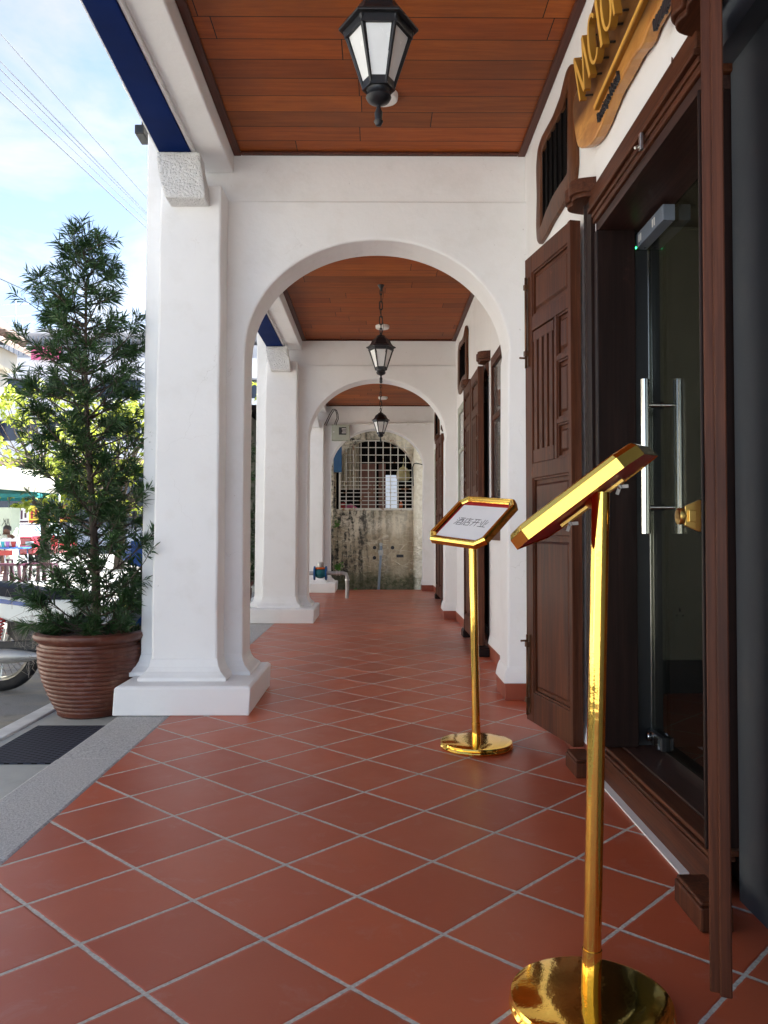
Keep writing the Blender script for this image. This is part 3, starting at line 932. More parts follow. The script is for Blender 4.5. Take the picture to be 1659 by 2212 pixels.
def shaped_vent(label):
    xf = WX - .024
    O = [PX(a, b, xf) for a, b in vo]
    I = [PX(a, b, xf) for a, b in vi]
    cen = sum(O, Vector()) / len(O)
    t = thing('shaped_vent', label, 'vent', (WX, cen.y, cen.z), 'curved timber vents high on the shop wall')
    ci = sum(I, Vector()) / len(I)
    n = 120

    def resample(poly):
        q = list(poly) + [poly[0]]
        d = [0]
        for i in range(len(poly)): d.append(d[-1] + (q[i + 1] - q[i]).length)
        r, j = [], 0
        for k in range(n):
            t_ = d[-1] * k / n
            while d[j + 1] < t_: j += 1
            r.append(q[j].lerp(q[j + 1], (t_ - d[j]) / max(1e-9, d[j + 1] - d[j])))
        return [(r[i - 1] + r[i] * 2 + r[(i + 1) % n]) / 4 for i in range(n)]
    ro = resample(O)
    # walk the opening so that each point pairs with the nearest outline point, in order
    ri = resample(I)
    k0 = min(range(n), key=lambda k: (ri[k] - ro[0]).length)
    ri = ri[k0:] + ri[:k0]
    w, f = WX - .002, xf
    mk = lambda ring, x, s=1: [(x, (p.y - ci.y) * s + ci.y, (p.z - ci.z) * s + ci.z) for p in ring]
    mid = [ro[i] * .5 + ri[i] * .5 for i in range(n)]
    m = MB().loft([mk(ro, w), mk(ro, f + .008), mk(ro, f + .003, .988), mk(mid, f - .006), mk(ri, f + .003, 1.01), mk(ri, f + .008), mk(ri, w)], caps=False, smooth=True)
    part(m, 'frame', 'carved', t)
    b = MB()
    ys = [p.y for p in ri]
    for i in range(6):
        yv = min(ys) + (max(ys) - min(ys)) * (i + .5) / 6
        zs = sorted(p.z for p in ri if abs(p.y - yv) < .09)
        b.box(w - .014, w - .006, yv - .008, yv + .008, zs[0] + .02 if zs else 2.7, zs[-1] - .0 if zs else 3.0)
    part(b, 'grille_bar', 'slatback', t)  # bars blackened to sink into the shade of the opening
    part(MB().prism(mk(ri, w - .004, 1.03), (.003, 0, 0)), 'vent_shade_panel', 'slatback', t)  # black sheet stands in for the unlit depth of the vent
    return t


v1 = shaped_vent('curved dark timber vent high on the wall beside the gold lettered slab')
for k, lb in ((1, 'curved dark timber vent high on the wall of the middle bay'), (2, 'curved dark timber vent high on the wall of the farthest bay')):
    c = copy_tree(v1)
    c.location = v1.location + Vector((DX[k + 1], 4.5 * k + (.0 if k == 1 else -.02), -.06 * k))
    c['label'] = lb

# live edge slab with letters: its plane leans out a little at the top
SN = Vector((-1, 0, -.117)).normalized()
SP0 = Vector((.85, 3, 2.60))
sl_out = zz([(540, 0), (500, 130), (478, 240), (470, 330), (455, 500), (440, 700), (400, 950), (300, 1250), (260, 1350), (240, 1450), (235, 1570), (245, 1700), (265, 1850), (285, 1990), (310, 2070), (350, 2090),
             (400, 2088), (480, 2040), (560, 1930), (640, 1760), (680, 1640), (720, 1540), (800, 1330), (880, 1190), (980, 1000), (1060, 840), (1130, 740), (1180, 690), (1230, 600), (1290, 420), (1400, 220), (1510, 0)], 1200.6, 0, .1535)
O = [onp(a, b, SP0, SN) for a, b in sl_out]
ytop, ybot = O[0], O[-1]
ext = [Vector((ybot.x + .003, ybot.y - .25, ybot.z - .03)), Vector((ybot.x, ybot.y - .55, ybot.z + .01)), Vector((ybot.x - .02, 1.70, ybot.z + .15)), Vector((ytop.x, 1.66, ytop.z - .10)),
       Vector((ytop.x, 1.9, ytop.z + .03)), Vector((ytop.x, 2.4, ytop.z + .05)), Vector((ytop.x, 2.9, ytop.z + .05))]
O = O + ext
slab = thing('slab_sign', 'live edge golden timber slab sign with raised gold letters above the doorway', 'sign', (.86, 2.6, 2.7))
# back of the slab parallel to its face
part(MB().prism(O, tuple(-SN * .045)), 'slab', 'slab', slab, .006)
UP = Vector((-.117, 0, 1)).normalized()


def sp(y, v, off=0.0):      # point on the sign: y along the wall, v up the slab from z 2.60, off = stand-off towards the street
    return Vector((.85, y, 2.60)) + UP * v + SN * off


def letter(polys, depth=.025, off=.024):
    m, fc_ = MB(), MB()
    for p in polys:
        m.prism([sp(y, v, off) for y, v in p], tuple(SN * depth))
        fc_.prism([sp(y, v, off + depth + .0002) for y, v in p], tuple(SN * .002))
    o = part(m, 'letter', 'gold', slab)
    part(fc_, 'letter_lit_face', 'goldlit', o)  # thin plate carrying the painted lit tone


def bar(y0, v0, y1, v1, w):
    d = Vector((y1 - y0, v1 - v0)); d.normalize()
    n = Vector((-d.y, d.x)) * w / 2
    return [(y0 - n.x, v0 - n.y), (y1 - n.x, v1 - n.y), (y1 + n.x, v1 + n.y), (y0 + n.x, v0 + n.y)]


LH = .172


def base(y): return .090 + .070 * (3.13 - y)      # the line of letters climbs a little along the slab


def stem(y0, f0, y1, f1, w):
    return bar(y0, base(y0) + f0 * LH, y1, base(y1) + f1 * LH, w)


def ringletter(yc, w, gap=None):
    n = 40
    h = LH / 2
    quads = []
    for i in range(n):
        a0, a1 = 2 * PI * i / n, 2 * PI * (i + 1) / n
        if gap and (math.cos((a0 + a1) / 2) > gap): continue
        q = []
        for a, k in ((a0, 0), (a1, 0), (a1, 1), (a0, 1)):
            thick = .009 + .010 * abs(math.cos(a))
            y = yc - (w / 2 - k * thick) * math.cos(a)
            q.append((y, base(y) + h + (h - k * .012) * math.sin(a)))
        quads.append(q)
    letter(quads)


ym = 3.13
letter([stem(ym, 0, ym + .012, 1, .012), stem(ym + .012, .98, ym - .065, .02, .019), stem(ym - .067, .02, ym - .115, .98, .012), stem(ym - .115, 1, ym - .150, 0, .020)])
ringletter(2.898, .122, .74)
letter([stem(2.812, 0, 2.818, 1, .021)])
ringletter(2.722, .118)
letter([stem(2.655, 0, 2.660, 1, .012), stem(2.655, .98, 2.565, .02, .020), stem(2.565, 0, 2.570, 1, .012)])
for yv in (3.12, 2.99, 2.898, 2.812, 2.722, 2.655, 2.565):
    for f in (.07, .93):
        vv = base(yv) + f * LH
        part(MB().tube([sp(yv, vv, 0), sp(yv, vv, .03)], .004, 6), 'stand_off_pin', 'black', slab)
SQ = [onp(px, py, SP0 + SN * .02, SN) for px, py in ((1282, 234), (1385, 0))]
SV = [(q.y, (q - Vector((.85, q.y, 2.60))).dot(UP)) for q in SQ]
def sv(y): return SV[0][1] + (SV[1][1] - SV[0][1]) * (y - SV[0][0]) / (SV[1][0] - SV[0][0])
yA, yB = SV[0][0], 1.85
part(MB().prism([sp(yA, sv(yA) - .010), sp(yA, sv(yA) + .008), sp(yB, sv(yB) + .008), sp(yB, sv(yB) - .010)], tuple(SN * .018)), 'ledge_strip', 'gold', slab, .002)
part(MB().prism([sp(yA - .002, sv(yA) - .006, .0182), sp(yA - .002, sv(yA) + .007, .0182), sp(yB, sv(yB) + .007, .0182), sp(yB, sv(yB) - .006, .0182)], tuple(SN * .002)), 'strip_lit_face', 'goldlit', slab)  # strip takes the same painted lit tone over shaded sides


def text_part(s, size, y, v, dv, parent, m):
    cu = bpy.data.curves.new('lettering', 'FONT')
    cu.body = s; cu.size = size; cu.extrude = .006; cu.space_character = .95; cu.shear = .12
    o = bpy.data.objects.new('lettering', cu)
    COL.objects.link(o)
    dg = bpy.context.evaluated_depsgraph_get()
    me = bpy.data.meshes.new_from_object(o.evaluated_get(dg))
    bpy.data.objects.remove(o)
    ux = (sp(y - 1, v + dv, 0) - sp(y, v, 0)).normalized()
    p0 = sp(y, v, .006)
    uy = SN.cross(ux); uy = uy if uy.z > 0 else -uy
    mt = Matrix.Translation(p0 - wloc(parent)) @ Matrix((ux, uy, SN)).transposed().to_4x4()
    me.transform(mt)
    me.materials.clear()
    me.materials.append(M[m])
    r = bpy.data.objects.new('lettering', me)
    COL.objects.link(r)
    r.parent = parent
    return r


p1, p2 = onp(1289, 262, SP0 + SN * .012, SN), onp(1325, 184, SP0 + SN * .012, SN)
sl_ = (p2.z - p1.z) / (p1.y - p2.y)
text_part('Boutique Hotel', .046, p1.y, (p1.z - 2.6) - .006, sl_, slab, 'ink')
jg = random.Random(6)
for i in range(12):
    y = 2.46 - i * .012
    h0 = jg.uniform(-.008, .004)
    part(MB().prism([sp(y, -.062 + h0, .001), sp(y - .010, -.062 + h0, .001), sp(y - .010, -.030 + jg.uniform(-.008, .006), .001), sp(y, -.030 + jg.uniform(-.008, .004), .001)], tuple(SN * .008)), 'small_letter', 'ink', slab)

# ------------------------------------------------------------------ windows on the shop wall
def wall_window(y0, y1, b, label, frame, pane):
    x = WX + DX[b]
    z0, z1 = .94, 2.36
    t = thing('wall_window', label, 'window', (x, (y0 + y1) / 2, z0))
    f = MB()
    f.box(x - .028, x - .001, y0, y1, z0, z0 + .11); f.box(x - .028, x - .001, y0, y1, z1 - .075, z1)
    f.box(x - .028, x - .001, y0, y0 + .06, z0 + .1105, z1 - .0755); f.box(x - .028, x - .001, y1 - .06, y1, z0 + .1105, z1 - .0755)
    f.box(x - .024, x - .001, y0 + .0605, y1 - .0605, 1.86, 1.90)
    part(f, 'frame', frame, t, .004)
    part(MB().box(x - .012, x - .002, y0 + .061, y1 - .061, z0 + .111, 1.8595), 'pane', pane, t)
    part(MB().box(x - .012, x - .002, y0 + .061, y1 - .061, 1.9005, z1 - .076), 'pane', pane, t)


wall_window(5.55, 6.34, 2, 'brown framed window with reflecting glass just past the nearest arch', 'door', 'mirrorish')
wall_window(7.98, 8.95, 2, 'grey framed window with pale glass beyond the middle doorway', 'greybox', 'palepane')
wall_window(12.5, 13.4, 3, 'grey framed window with pale glass beyond the farthest doorway', 'greybox', 'palepane')

# ------------------------------------------------------------------ lanterns
def make_lantern():
    t = thing('hanging_lantern', 'black six sided lantern with opal panes hanging nearest overhead', 'lantern', (0, 0, 0), 'lanterns hanging from the arcade ceilings')
    HX = PI / 6 + PI / 2 + PI / 6 + PI / 6 * 0
    HX = 0.0
    def hexr(r, z): return [(r * math.cos(HX + PI / 3 * k), r * math.sin(HX + PI / 3 * k), z) for k in range(6)]
    # finial and cup
    part(MB().lathe([(.001, 0), (.009, .002), (.013, .010), (.016, .016), (.012, .020), (.0135, .045), (.009, .056), (.007, .062), (.007, .070), (.020, .076), (.036, .084), (.043, .096), (.040, .104), (.037, .112), (.041, .122), (.046, .130)], seg=20), 'finial', 'iron', t)
    zb, zt, rb, rt = .128, .318, .050, .112
    fr = MB()
    B, Tt = hexr(rb, zb), hexr(rt, zt)
    for k in range(6):
        fr.tube([B[k], Tt[k]], [.006, .0075], 6)
    for z, r, w in ((zb + .006, rb * 1.03, .014), (zt - .008, rt * .99, .016)):
        R0, R1 = hexr(r + .004, z - w), hexr(r + .004, z + w)
        r0, r1 = hexr(r - .008, z - w), hexr(r - .008, z + w)
        fr.loft([r0, R0, R1, r1, r0], caps=False)
    body = part(fr, 'frame', 'iron', t)
    for k in range(6):
        a0, a1, b0, b1 = Vector(B[k]), Vector(B[(k + 1) % 6]), Vector(Tt[k]), Vector(Tt[(k + 1) % 6])
        def P(u, v):
            q = (a0 + (a1 - a0) * u) * (1 - v) + (b0 + (b1 - b0) * u) * v
            return q * 1.0
        sh = [(.10, .10), (.10, .90), (.18, .945), (.82, .945), (.90, .90), (.90, .10), (.82, .07), (.18, .07)]
        nrm = (a1 - a0).cross(b0 - a0).normalized()
        if nrm.dot(a0 + a1) < 0: nrm = -nrm
        part(MB().prism([P(u, v) - nrm * .006 for u, v in sh], tuple(nrm * .004)), 'pane', 'opal', t)
    # roof
    part(MB().loft([hexr(.100, zt + .004), hexr(.134, zt + .003), hexr(.134, zt + .012), hexr(.110, zt + .024), hexr(.094, zt + .044), hexr(.080, zt + .075), hexr(.052, zt + .098), hexr(.036, zt + .103)]), 'lantern_roof', 'iron', t, .002)
    part(MB().lathe([(.036, zt + .102), (.040, zt + .106), (.040, zt + .112), (.024, zt + .118), (.010, zt + .128), (.006, zt + .14)], seg=18), 'cap', 'iron', t)
    # chain
    ch = MB()
    ztop = .87
    z = zt + .135
    k = 0
    while z < ztop - .03:
        ln, w = (.078, .027) if 1 < k < 6 else (.05, .017)
        pts = []
        for i in range(16):
            a = 2 * PI * i / 16
            u, vv = w / 2 * math.cos(a), (ln / 2 - w / 2) * (1 if math.sin(a) > 0 else -1) * (1 if abs(math.sin(a)) > .01 else 0) + w / 2 * math.sin(a)
            pts.append((u, 0, z + ln / 2 + vv) if k % 2 == 0 else (0, u, z + ln / 2 + vv))
        ch.tube(pts, .0052, 6, closed=True)
        z += ln - .010
        k += 1
    cb = []
    for i in range(16):
        f = i / 15
        cb.append((.016 * math.sin(f * 9) + .006, .016 * math.cos(f * 7), zt + .13 + (ztop - zt - .13) * f))
    ch.tube(cb, .0022, 5)
    part(ch, 'chain', 'iron', t)
    part(MB().lathe([(.006, ztop - .03), (.010, ztop - .012), (.022, ztop + .006), (.034, ztop + .03), (.046, ztop + .048), (.050, ztop + .056), (.050, ztop + .064)], seg=24), 'ceiling_rose', 'iron', t)
    return t


LN = make_lantern()
LN.location = (.004, 2.68, 2.352)
for (x, y, z, lb) in ((.033, 7.33, 2.345, 'black six sided lantern hanging in the middle bay before the white ceiling disc'), (.05, 12.0, 2.33, 'small looking black lantern hanging in the farthest bay before the grille')):
    c = copy_tree(LN)
    c.location = (x, y, z)
    c['label'] = lb
# rose of the copies and the first must touch the ceilings
for (x, y, z, lb) in ((.034, 4.25, TOPZ[1], 'white round ceiling sensor half hidden behind the nearest lantern'), (.055, 8.78, TOPZ[2], 'white round ceiling sensor beside the middle lantern chain'),
                      (.09, 13.1, TOPZ[3], 'white round ceiling sensor in the farthest bay')):
    solo(MB().lathe([(.066, -.034), (.073, -.03), (.075, -.012), (.075, -.0005)], (x, y, z), 28), 'ceiling_sensor', 'white', lb, 'sensor', (x, y, z), 'ceiling sensors')

# ------------------------------------------------------------------ brass sign stands
def octo(hw, hh, c, ins):
    hw -= ins; hh -= ins; c = c - .586 * ins
    return [(-hw + c, -hh), (hw - c, -hh), (hw, -hh + c), (hw, hh - c), (hw - c, hh), (-hw + c, hh), (-hw, hh - c), (-hw, -hh + c)]


CHARS = [
    [[(.05, .92), (.18, .82)], [(.02, .65), (.15, .55)], [(.03, .05), (.2, .42)], [(.28, .92), (.98, .92)], [(.35, .70), (.92, .70)], [(.35, .70), (.35, .02)], [(.92, .70), (.92, .02)], [(.35, .05), (.92, .05)],
     [(.53, .92), (.53, .6), (.44, .45)], [(.74, .92), (.74, .5), (.88, .5)], [(.35, .27), (.92, .27)]],
    [[(.5, 1), (.55, .9)], [(.1, .86), (.97, .86)], [(.15, .86), (.15, .45), (.03, .02)], [(.55, .8), (.55, .43)], [(.55, .63), (.9, .63)], [(.3, .42), (.88, .42)], [(.88, .42), (.88, .03)], [(.3, .42), (.3, .03)], [(.3, .06), (.88, .06)]],
    [[(.1, .9), (.9, .9)], [(.03, .52), (.97, .52)], [(.33, .9), (.33, .5), (.1, .02)], [(.67, .9), (.67, .02)]],
    [[(.36, .95), (.36, .06)], [(.64, .95), (.64, .06)], [(.08, .72), (.22, .3)], [(.92, .75), (.78, .35)], [(.02, .05), (.98, .05)]],
]


def sign_stand(label, base, top, fc, u, v, landscape, text):
    u, v = Vector(u).normalized(), Vector(v)
    v = (v - u * v.dot(u)).normalized()
    n = u.cross(v)
    if n.z < 0: n = -n
    hw, hh = .196, .161
    fc, base, top = Vector(fc), Vector(base), Vector(top)
    t = thing('sign_stand', label, 'sign stand', base, 'brass sign stands')
    part(MB().lathe([(.155, .0), (.166, .003), (.170, .010), (.166, .018), (.164, .020), (.168, .024), (.165, .031), (.150, .036), (.09, .0385), (.03, .040), (.001, .040)], base, 64), 'base_disc', 'brass', t)
    d = (top - base)
    part(MB().tube([base + Vector((0, 0, .036)), base + d * .12], .0204, 28).tube([base + d * .1201, top], .0187, 28), 'pole', 'brass', t)
    W = lambda p, h: fc + u * p[0] + v * p[1] + n * h
    prof = [(.0, -.030), (.0, -.006), (.006, .003), (.012, .006), (.013, .004), (.020, .0035), (.024, .000), (.030, -.002), (.034, -.008)]
    rings = [[W(p, h) for p in octo(hw, hh, .042, i)] for i, h in prof]
    part(MB().loft(rings, caps=False), 'frame', 'brass', t, .0012)
    part(MB().prism([W(p, -.0275) for p in octo(hw, hh, .042, .003)], tuple(n * .006)), 'back_panel', 'red', t, .001)
    part(MB().prism([W(p, -.0172) for p in octo(hw, hh, .042, .02)], tuple(n * .004)), 'red_mount', 'red', t)
    pw, ph = (hw - .050, hh - .050)
    pp = part(MB().prism([W((-pw - .006, -ph - .01), -.0128), W((pw + .014, -ph - .012), -.0128), W((pw + .012, ph - .004), -.0128), W((-pw - .004, ph - .006), -.0128)], tuple(n * .0012)), 'paper', 'paper', t)
    if text:
        ink = MB()
        cw = .053
        for ci_, ch in enumerate(CHARS):
            ox, oy = -.105 + ci_ * cw * 1.05, -.036
            for st in ch:
                for (x0, y0), (x1, y1) in zip(st[:-1], st[1:]):
                    A, B = Vector((ox + x0 * cw, oy + y0 * cw)), Vector((ox + x1 * cw, oy + y1 * cw))
                    q = bar(A.x, A.y, B.x, B.y, .0030)
                    ink.prism([W(p, -.0114) for p in q], tuple(n * .0004))
        part(ink, 'lettering', 'ink', pp)
    # bracket and wing nuts under the frame
    br = MB().obox(fc - n * .036 - v * .0, u * .018, v * (hh * .52), n * .003)
    br.tube([top - Vector((0, 0, .02)), fc - n * .03], .018, 16)
    part(br, 'bracket', 'brassmat', t)
    for s in (-.42, .42):
        c = fc + v * (hh * s) - n * .038
        nut = MB().tube([c + n * .004, c - n * .010], .005, 10)
        for q in (-1, 1):
            nut.obox(c - n * .008 + v * q * .009 - n * .003, u * .002, (v * q * .006 - n * .004), (n * .003 + v * q * .002))
        part(nut, 'wing_nut', 'galv', t)
    return t


sign_stand('tall brass sign stand nearest, its red backed frame tilted edge on', (.446, 1.722, 0), (.474, 1.722, 1.085), (.455, 1.80, 1.094), (.108, .245, .020), (.280, -.13, .228), False, False)
pb, pt = PZ(1029, 1598, .035), PY(1019, 1190, 3.91)
sign_stand('tall brass sign stand farther off, showing a white sheet of black Chinese characters', (pb.x, pb.y, 0), (pb.x - .015, pb.y, .965), PY(1017.5, 1121, pb.y + .02), (.215, -.30, -.03), (.171, .105, .173), True, True)

# ------------------------------------------------------------------ potted conifers
def pot(label, loc):
    t = thing('plant_pot', label, 'plant pot', loc, 'brown plant pots by the columns')
    prof = [(.175, 0.0), (.188, .010)]
    z = .02
    while z < .40:
        f = (z - .02) / .38
        r = .188 + .112 * math.sin(min(1, f * 1.06) * PI / 2) ** .9
        prof += [(r, z), (r + .002, z + .003), (r + .0028, z + .012), (r + .002, z + .0225), (r - .0005, z + .025)]
        z += .0265
    prof += [(.292, .418), (.290, .432), (.300, .440), (.318, .452), (.326, .468), (.322, .486), (.306, .497), (.288, .495), (.278, .482), (.276, .45), (.27, .40)]
    part(MB().lathe(prof, loc, 72, caps=False), 'pot_body', 'pot', t)
    mb = MB()
    rings = []
    rr = random.Random(4)
    for k in range(7):
        r = .274 * (1 - k / 6.5) + .001
        rings.append([Vector(loc) + Vector((r * math.cos(2 * PI * i / 36), r * math.sin(2 * PI * i / 36), .440 + rr.uniform(-.008, .012) + .02 * k / 6)) for i in range(36)])
    part(mb.loft(rings, caps=False, smooth=True), 'soil', 'soil', t)
    return t


PL = Vector((-1.72, 4.93, -.082))
P1 = pot('big ribbed brown pot on the apron beside the nearest white plinth', PL)
P2 = copy_tree(P1)
P2.location = (-1.80, 9.75, -.082)
P2['label'] = 'ribbed brown pot glimpsed beyond the nearest arch, behind the middle plinth'


def blade(m, p, d, ln, w, rnd):
    d = d.normalized()
    s = d.cross(Vector((rnd.uniform(-1, 1), rnd.uniform(-1, 1), rnd.uniform(-1, 1))))
    if s.length < .1: s = d.cross(Vector((0, 0, 1)))
    s.normalize()
    droop = Vector((0, 0, -ln * .10))
    q = [p, p + d * ln * .45 + s * w / 2, p + d * ln + droop, p + d * ln * .45 - s * w / 2]
    o = len(m.v)
    m.v += q
    m.f.append([o, o + 1, o + 2, o + 3]); m.sm.append(False)


def conifer(label, loc):
    rnd = random.Random(21)
    t = thing('potted_conifer', label, 'tree', loc, 'conifers growing in pots')
    L = Vector(loc)
    def trunk(z):   # trunk leans a little to the street towards the top
        f = z / 2.9
        return L + Vector((.015 + .02 * math.sin(f * 7) - .075 * f ** 1.6, .0, z))
    tr = MB().tube([trunk(.42 + .1 * i) for i in range(23)], [.030 - .00112 * i for i in range(23)], 10)
    lf = MB()
    # half width of the crown on the street side and on the column side against height above the pot base
    zs = [.42, .55, .75, .91, 1.05, 1.2, 1.34, 1.48, 1.62, 1.77, 1.88, 2.01, 2.12, 2.24, 2.35, 2.47, 2.60, 2.75, 2.88]
    wl = [.25, .46, .44, .32, .28, .33, .30, .32, .34, .40, .32, .46, .23, .34, .16, .38, .30, .12, .07]
    wr = [.28, .26, .36, .40, .38, .44, .34, .36, .36, .36, .36, .38, .36, .36, .34, .12, .11, .09, .06]
    def env(a, z, s):
        for i in range(len(zs) - 1):
            if z <= zs[i + 1]:
                f = max(0, (z - zs[i]) / (zs[i + 1] - zs[i]))
                return a[i] + (a[i + 1] - a[i]) * f
        return a[-1]
    nb = 140
    for i in range(nb):
        ztip = .46 + (2.88 - .46) * ((i + rnd.random()) / nb)
        ang = i * 2.39996 + rnd.uniform(-.4, .4)
        c, s = math.cos(ang), math.sin(ang)
        side = env(wr, ztip, 0) if c > 0 else env(wl, ztip, 0)
        dep = .30 if ztip < 2.3 else .16
        rad = rnd.uniform(.55, 1.06)
        rx, ry = c * side * rad, s * min(dep + .05, (side + dep) / 2 + .03) * rad
        tip = L + Vector((trunk(ztip).x - L.x + rx, ry, ztip))
        ln = math.hypot(rx, ry)
        z0 = max(.5, ztip - ln * rnd.uniform(.35, .8))
        b0 = trunk(z0)
        pts = []
        for k in range(5):
            f = k / 4
            q = b0.lerp(tip, f)
            q.z += ln * .12 * math.sin(f * PI) * (-1 if ztip < 1 else -.3)
            pts.append(q)
        tr.tube(pts, [.0075, .006, .005, .004, .002], 5, caps=False)
        ax = (pts[4] - pts[1]).normalized()
        nsub = 3 + int(ln * 14)
        for j in range(nsub):
            f = rnd.uniform(.30, 1.0) if j else 1.0
            idx = min(3, int(f * 4))
            bp = pts[idx].lerp(pts[idx + 1], f * 4 - idx)
            sd = (ax + Vector((rnd.gauss(0, .55), rnd.gauss(0, .55), rnd.gauss(.25, .35)))).normalized()
            sl = rnd.uniform(.05, .13)
            tr.tube([bp, bp + sd * sl], [.0028, .0012], 4, caps=False)
            nl = rnd.randint(22, 34)
            for q in range(nl):
                g = rnd.uniform(.15, 1.0) ** .7
                side_v = Vector((rnd.gauss(0, 1), rnd.gauss(0, 1), rnd.gauss(0, 1)))
                side_v = (side_v - sd * side_v.dot(sd)).normalized()
                dd = sd * rnd.uniform(.35, 1.0) + side_v * rnd.uniform(.5, 1.0)
                blade(lf, bp + sd * sl * g, dd, rnd.uniform(.05, .10), rnd.uniform(.006, .0095), rnd)
    part(tr, 'trunk', 'bark', t)
    part(lf, 'crown', 'needle', t)
    return t


C1 = conifer('tall dark green conifer rising from the big pot before the sky', PL)
C2 = copy_tree(C1)
C2.location = (-1.80, 9.75, -.082)
C2.rotation_euler = (0, 0, 1.0)
C2['label'] = 'dark green conifer sliver seen between the nearest and middle columns'
# tangle of thin chicken wire beside the pot
wm = MB()
rw = random.Random(9)
c0 = PY(72, 1350, 5.0)
for i in range(46):
    p = c0 + Vector((rw.uniform(-.10, .06), rw.uniform(-.04, .06), rw.uniform(-.28, .26)))
    pts = [p]
    for k in range(4):
        p = p + Vector((rw.gauss(0, .035), rw.gauss(0, .02), rw.gauss(0, .045)))
        pts.append(p)
    wm.tube(pts, .0012, 4, caps=False)
solo(wm, 'chicken_wire', 'wire', 'loose tangle of thin chicken wire hanging beside the big pot rim', 'wire mesh', c0)

# ------------------------------------------------------------------ motorcycle
def wheel(c, R, parent, w=.075):
    o = part(MB().lathe([(R - .075, -w * .32), (R - .05, -w * .5), (R - .02, -w * .46), (R, -w * .18), (R + .004, 0), (R, w * .18), (R - .02, w * .46), (R - .05, w * .5), (R - .075, w * .32)], c, 48, caps=False, axis='y'), 'wheel', 'rubber', parent)
    part(MB().lathe([(R - .095, -w * .22), (R - .074, -w * .36), (R - .070, -w * .30), (R - .070, w * .30), (R - .074, w * .36), (R - .095, w * .22), (R - .095, -w * .22)], c, 48, caps=False, axis='y'), 'rim', 'chrome', o)
    sp_ = MB()
    for k in range(28):
        a = 2 * PI * k / 28
        b = a + (.5 if k % 2 else -.5)
        s = -1 if (k // 2) % 2 else 1
        sp_.tube([Vector(c) + Vector((.03 * math.cos(b), s * .022, .03 * math.sin(b))), Vector(c) + Vector(((R - .09) * math.cos(a), 0, (R - .09) * math.sin(a)))], .0016, 4, caps=False)
    part(sp_, 'spokes', 'chrome', o)
    part(MB().lathe([(.012, -.06), (.034, -.045), (.034, -.02), (.055, -.018), (.055, .018), (.034, .02), (.034, .045), (.012, .06)], c, 20, axis='y'), 'hub', 'galv', o)
    return o


RW = PY(2, 1391, 5.80)
RW.z = GX + .292
bk = thing('motorcycle', 'white and blue underbone motorcycle parked behind the big potted conifer', 'motorcycle', (RW.x + .6, 5.8, GX))
wheel(RW, .288, bk)
FW = RW + Vector((1.23, 0, 0))
wheel(FW, .288, bk, .065)
B0 = RW
def bp(x, z, y=0): return B0 + Vector((x, y, z))
# seat
seat = MB().loft([[bp(-.28, .50, s * .02) + Vector((0, 0, .03 * 0)) for s in (1,)] * 0] if False else
                 [[bp(x, z0, -w), bp(x, z0 + h * .75, -w * .96), bp(x, z0 + h, -w * .6), bp(x, z0 + h, w * .6), bp(x, z0 + h * .75, w * .96), bp(x, z0, w)]
                  for x, z0, h, w in ((-.30, .435, .03, .05), (-.26, .425, .055, .10), (-.05, .40, .085, .125), (.15, .375, .085, .13), (.30, .365, .07, .12), (.52, .36, .06, .10), (.62, .365, .03, .06))], smooth=True)
part(seat, 'seat', 'seat', bk)
# tail and side fairing
bodyp = [(-.40, .40), (-.30, .43), (.0, .395), (.30, .36), (.58, .36), (.60, .28), (.50, .20), (.30, .19), (.12, .21), (-.05, .27), (-.22, .34), (-.38, .385)]
fb = MB()
for s in (-1, 1):
    fb.loft([[bp(x, z, s * .075) for x, z in bodyp], [bp(x * .99 + .003, z, s * .118) for x, z in bodyp], [bp(.1 + (x - .1) * .93, .3 + (z - .3) * .85, s * .132) for x, z in bodyp]])
bd = part(fb, 'side_fairing', 'bikewhite', bk, .006)
sb = MB()
for s in (-1, 1):
    y = s * .136
    sb.prism([bp(x, z, y) for x, z in ((-.33, .405), (.02, .375), (.28, .335), (.28, .31), (0, .345), (-.30, .385))], (0, s * .002, 0))
part(sb, 'blue_stripe', 'bikeblue', bd)
for s in (-1, 1):
    y = s * .1365
    part(MB().prism([bp(x, z, y) for x, z in ((-.20, .355), (-.02, .325), (.04, .335), (-.04, .348))], (0, s * .002, 0)), 'red_flash', 'red', bd)
# rear fender, tail lamp, swing arm, shock, chain case
part(MB().loft([[RW + Vector((r * math.cos(a), y, r * math.sin(a))) for r, y in ((.31, -.055), (.335, -.05), (.345, 0), (.335, .05), (.31, .055))] for a in [math.radians(55 + 10 * i) for i in range(11)]], closed=False, smooth=True), 'rear_fender', 'black', bk)
part(MB().box(B0.x - .44, B0.x - .385, 5.8 - .05, 5.8 + .05, B0.z + .36, B0.z + .42), 'tail_lamp', 'redplastic', bk, .01)
part(MB().tube([bp(0, 0, -.085), bp(.5, .03, -.085)], .02, 8).tube([bp(0, 0, .085), bp(.5, .03, .085)], .02, 8), 'swing_arm', 'black', bk)
for s in (-1, 1):
    sk = MB().tube([bp(.0, .02, s * .10), bp(.07, .30, s * .10)], .011, 8)
    so = part(sk, 'shock_absorber', 'zinc', bk)
    hx = []
    for i in range(60):
        f = i / 59
        a = f * 2 * PI * 7
        c = bp(.0, .02, s * .10).lerp(bp(.07, .30, s * .10), .25 + .6 * f)
        hx.append(c + Vector((.024 * math.cos(a), .024 * math.sin(a), 0)))
    part(MB().tube(hx, .0055, 6), 'spring', 'springred', so)
part(MB().lathe([(.02, -.40), (.046, -.37), (.052, -.32), (.052, .12), (.040, .24), (.018, .34)], bp(.0, -.025, -.14), 20, axis='x'), 'muffler', 'galv', bk)
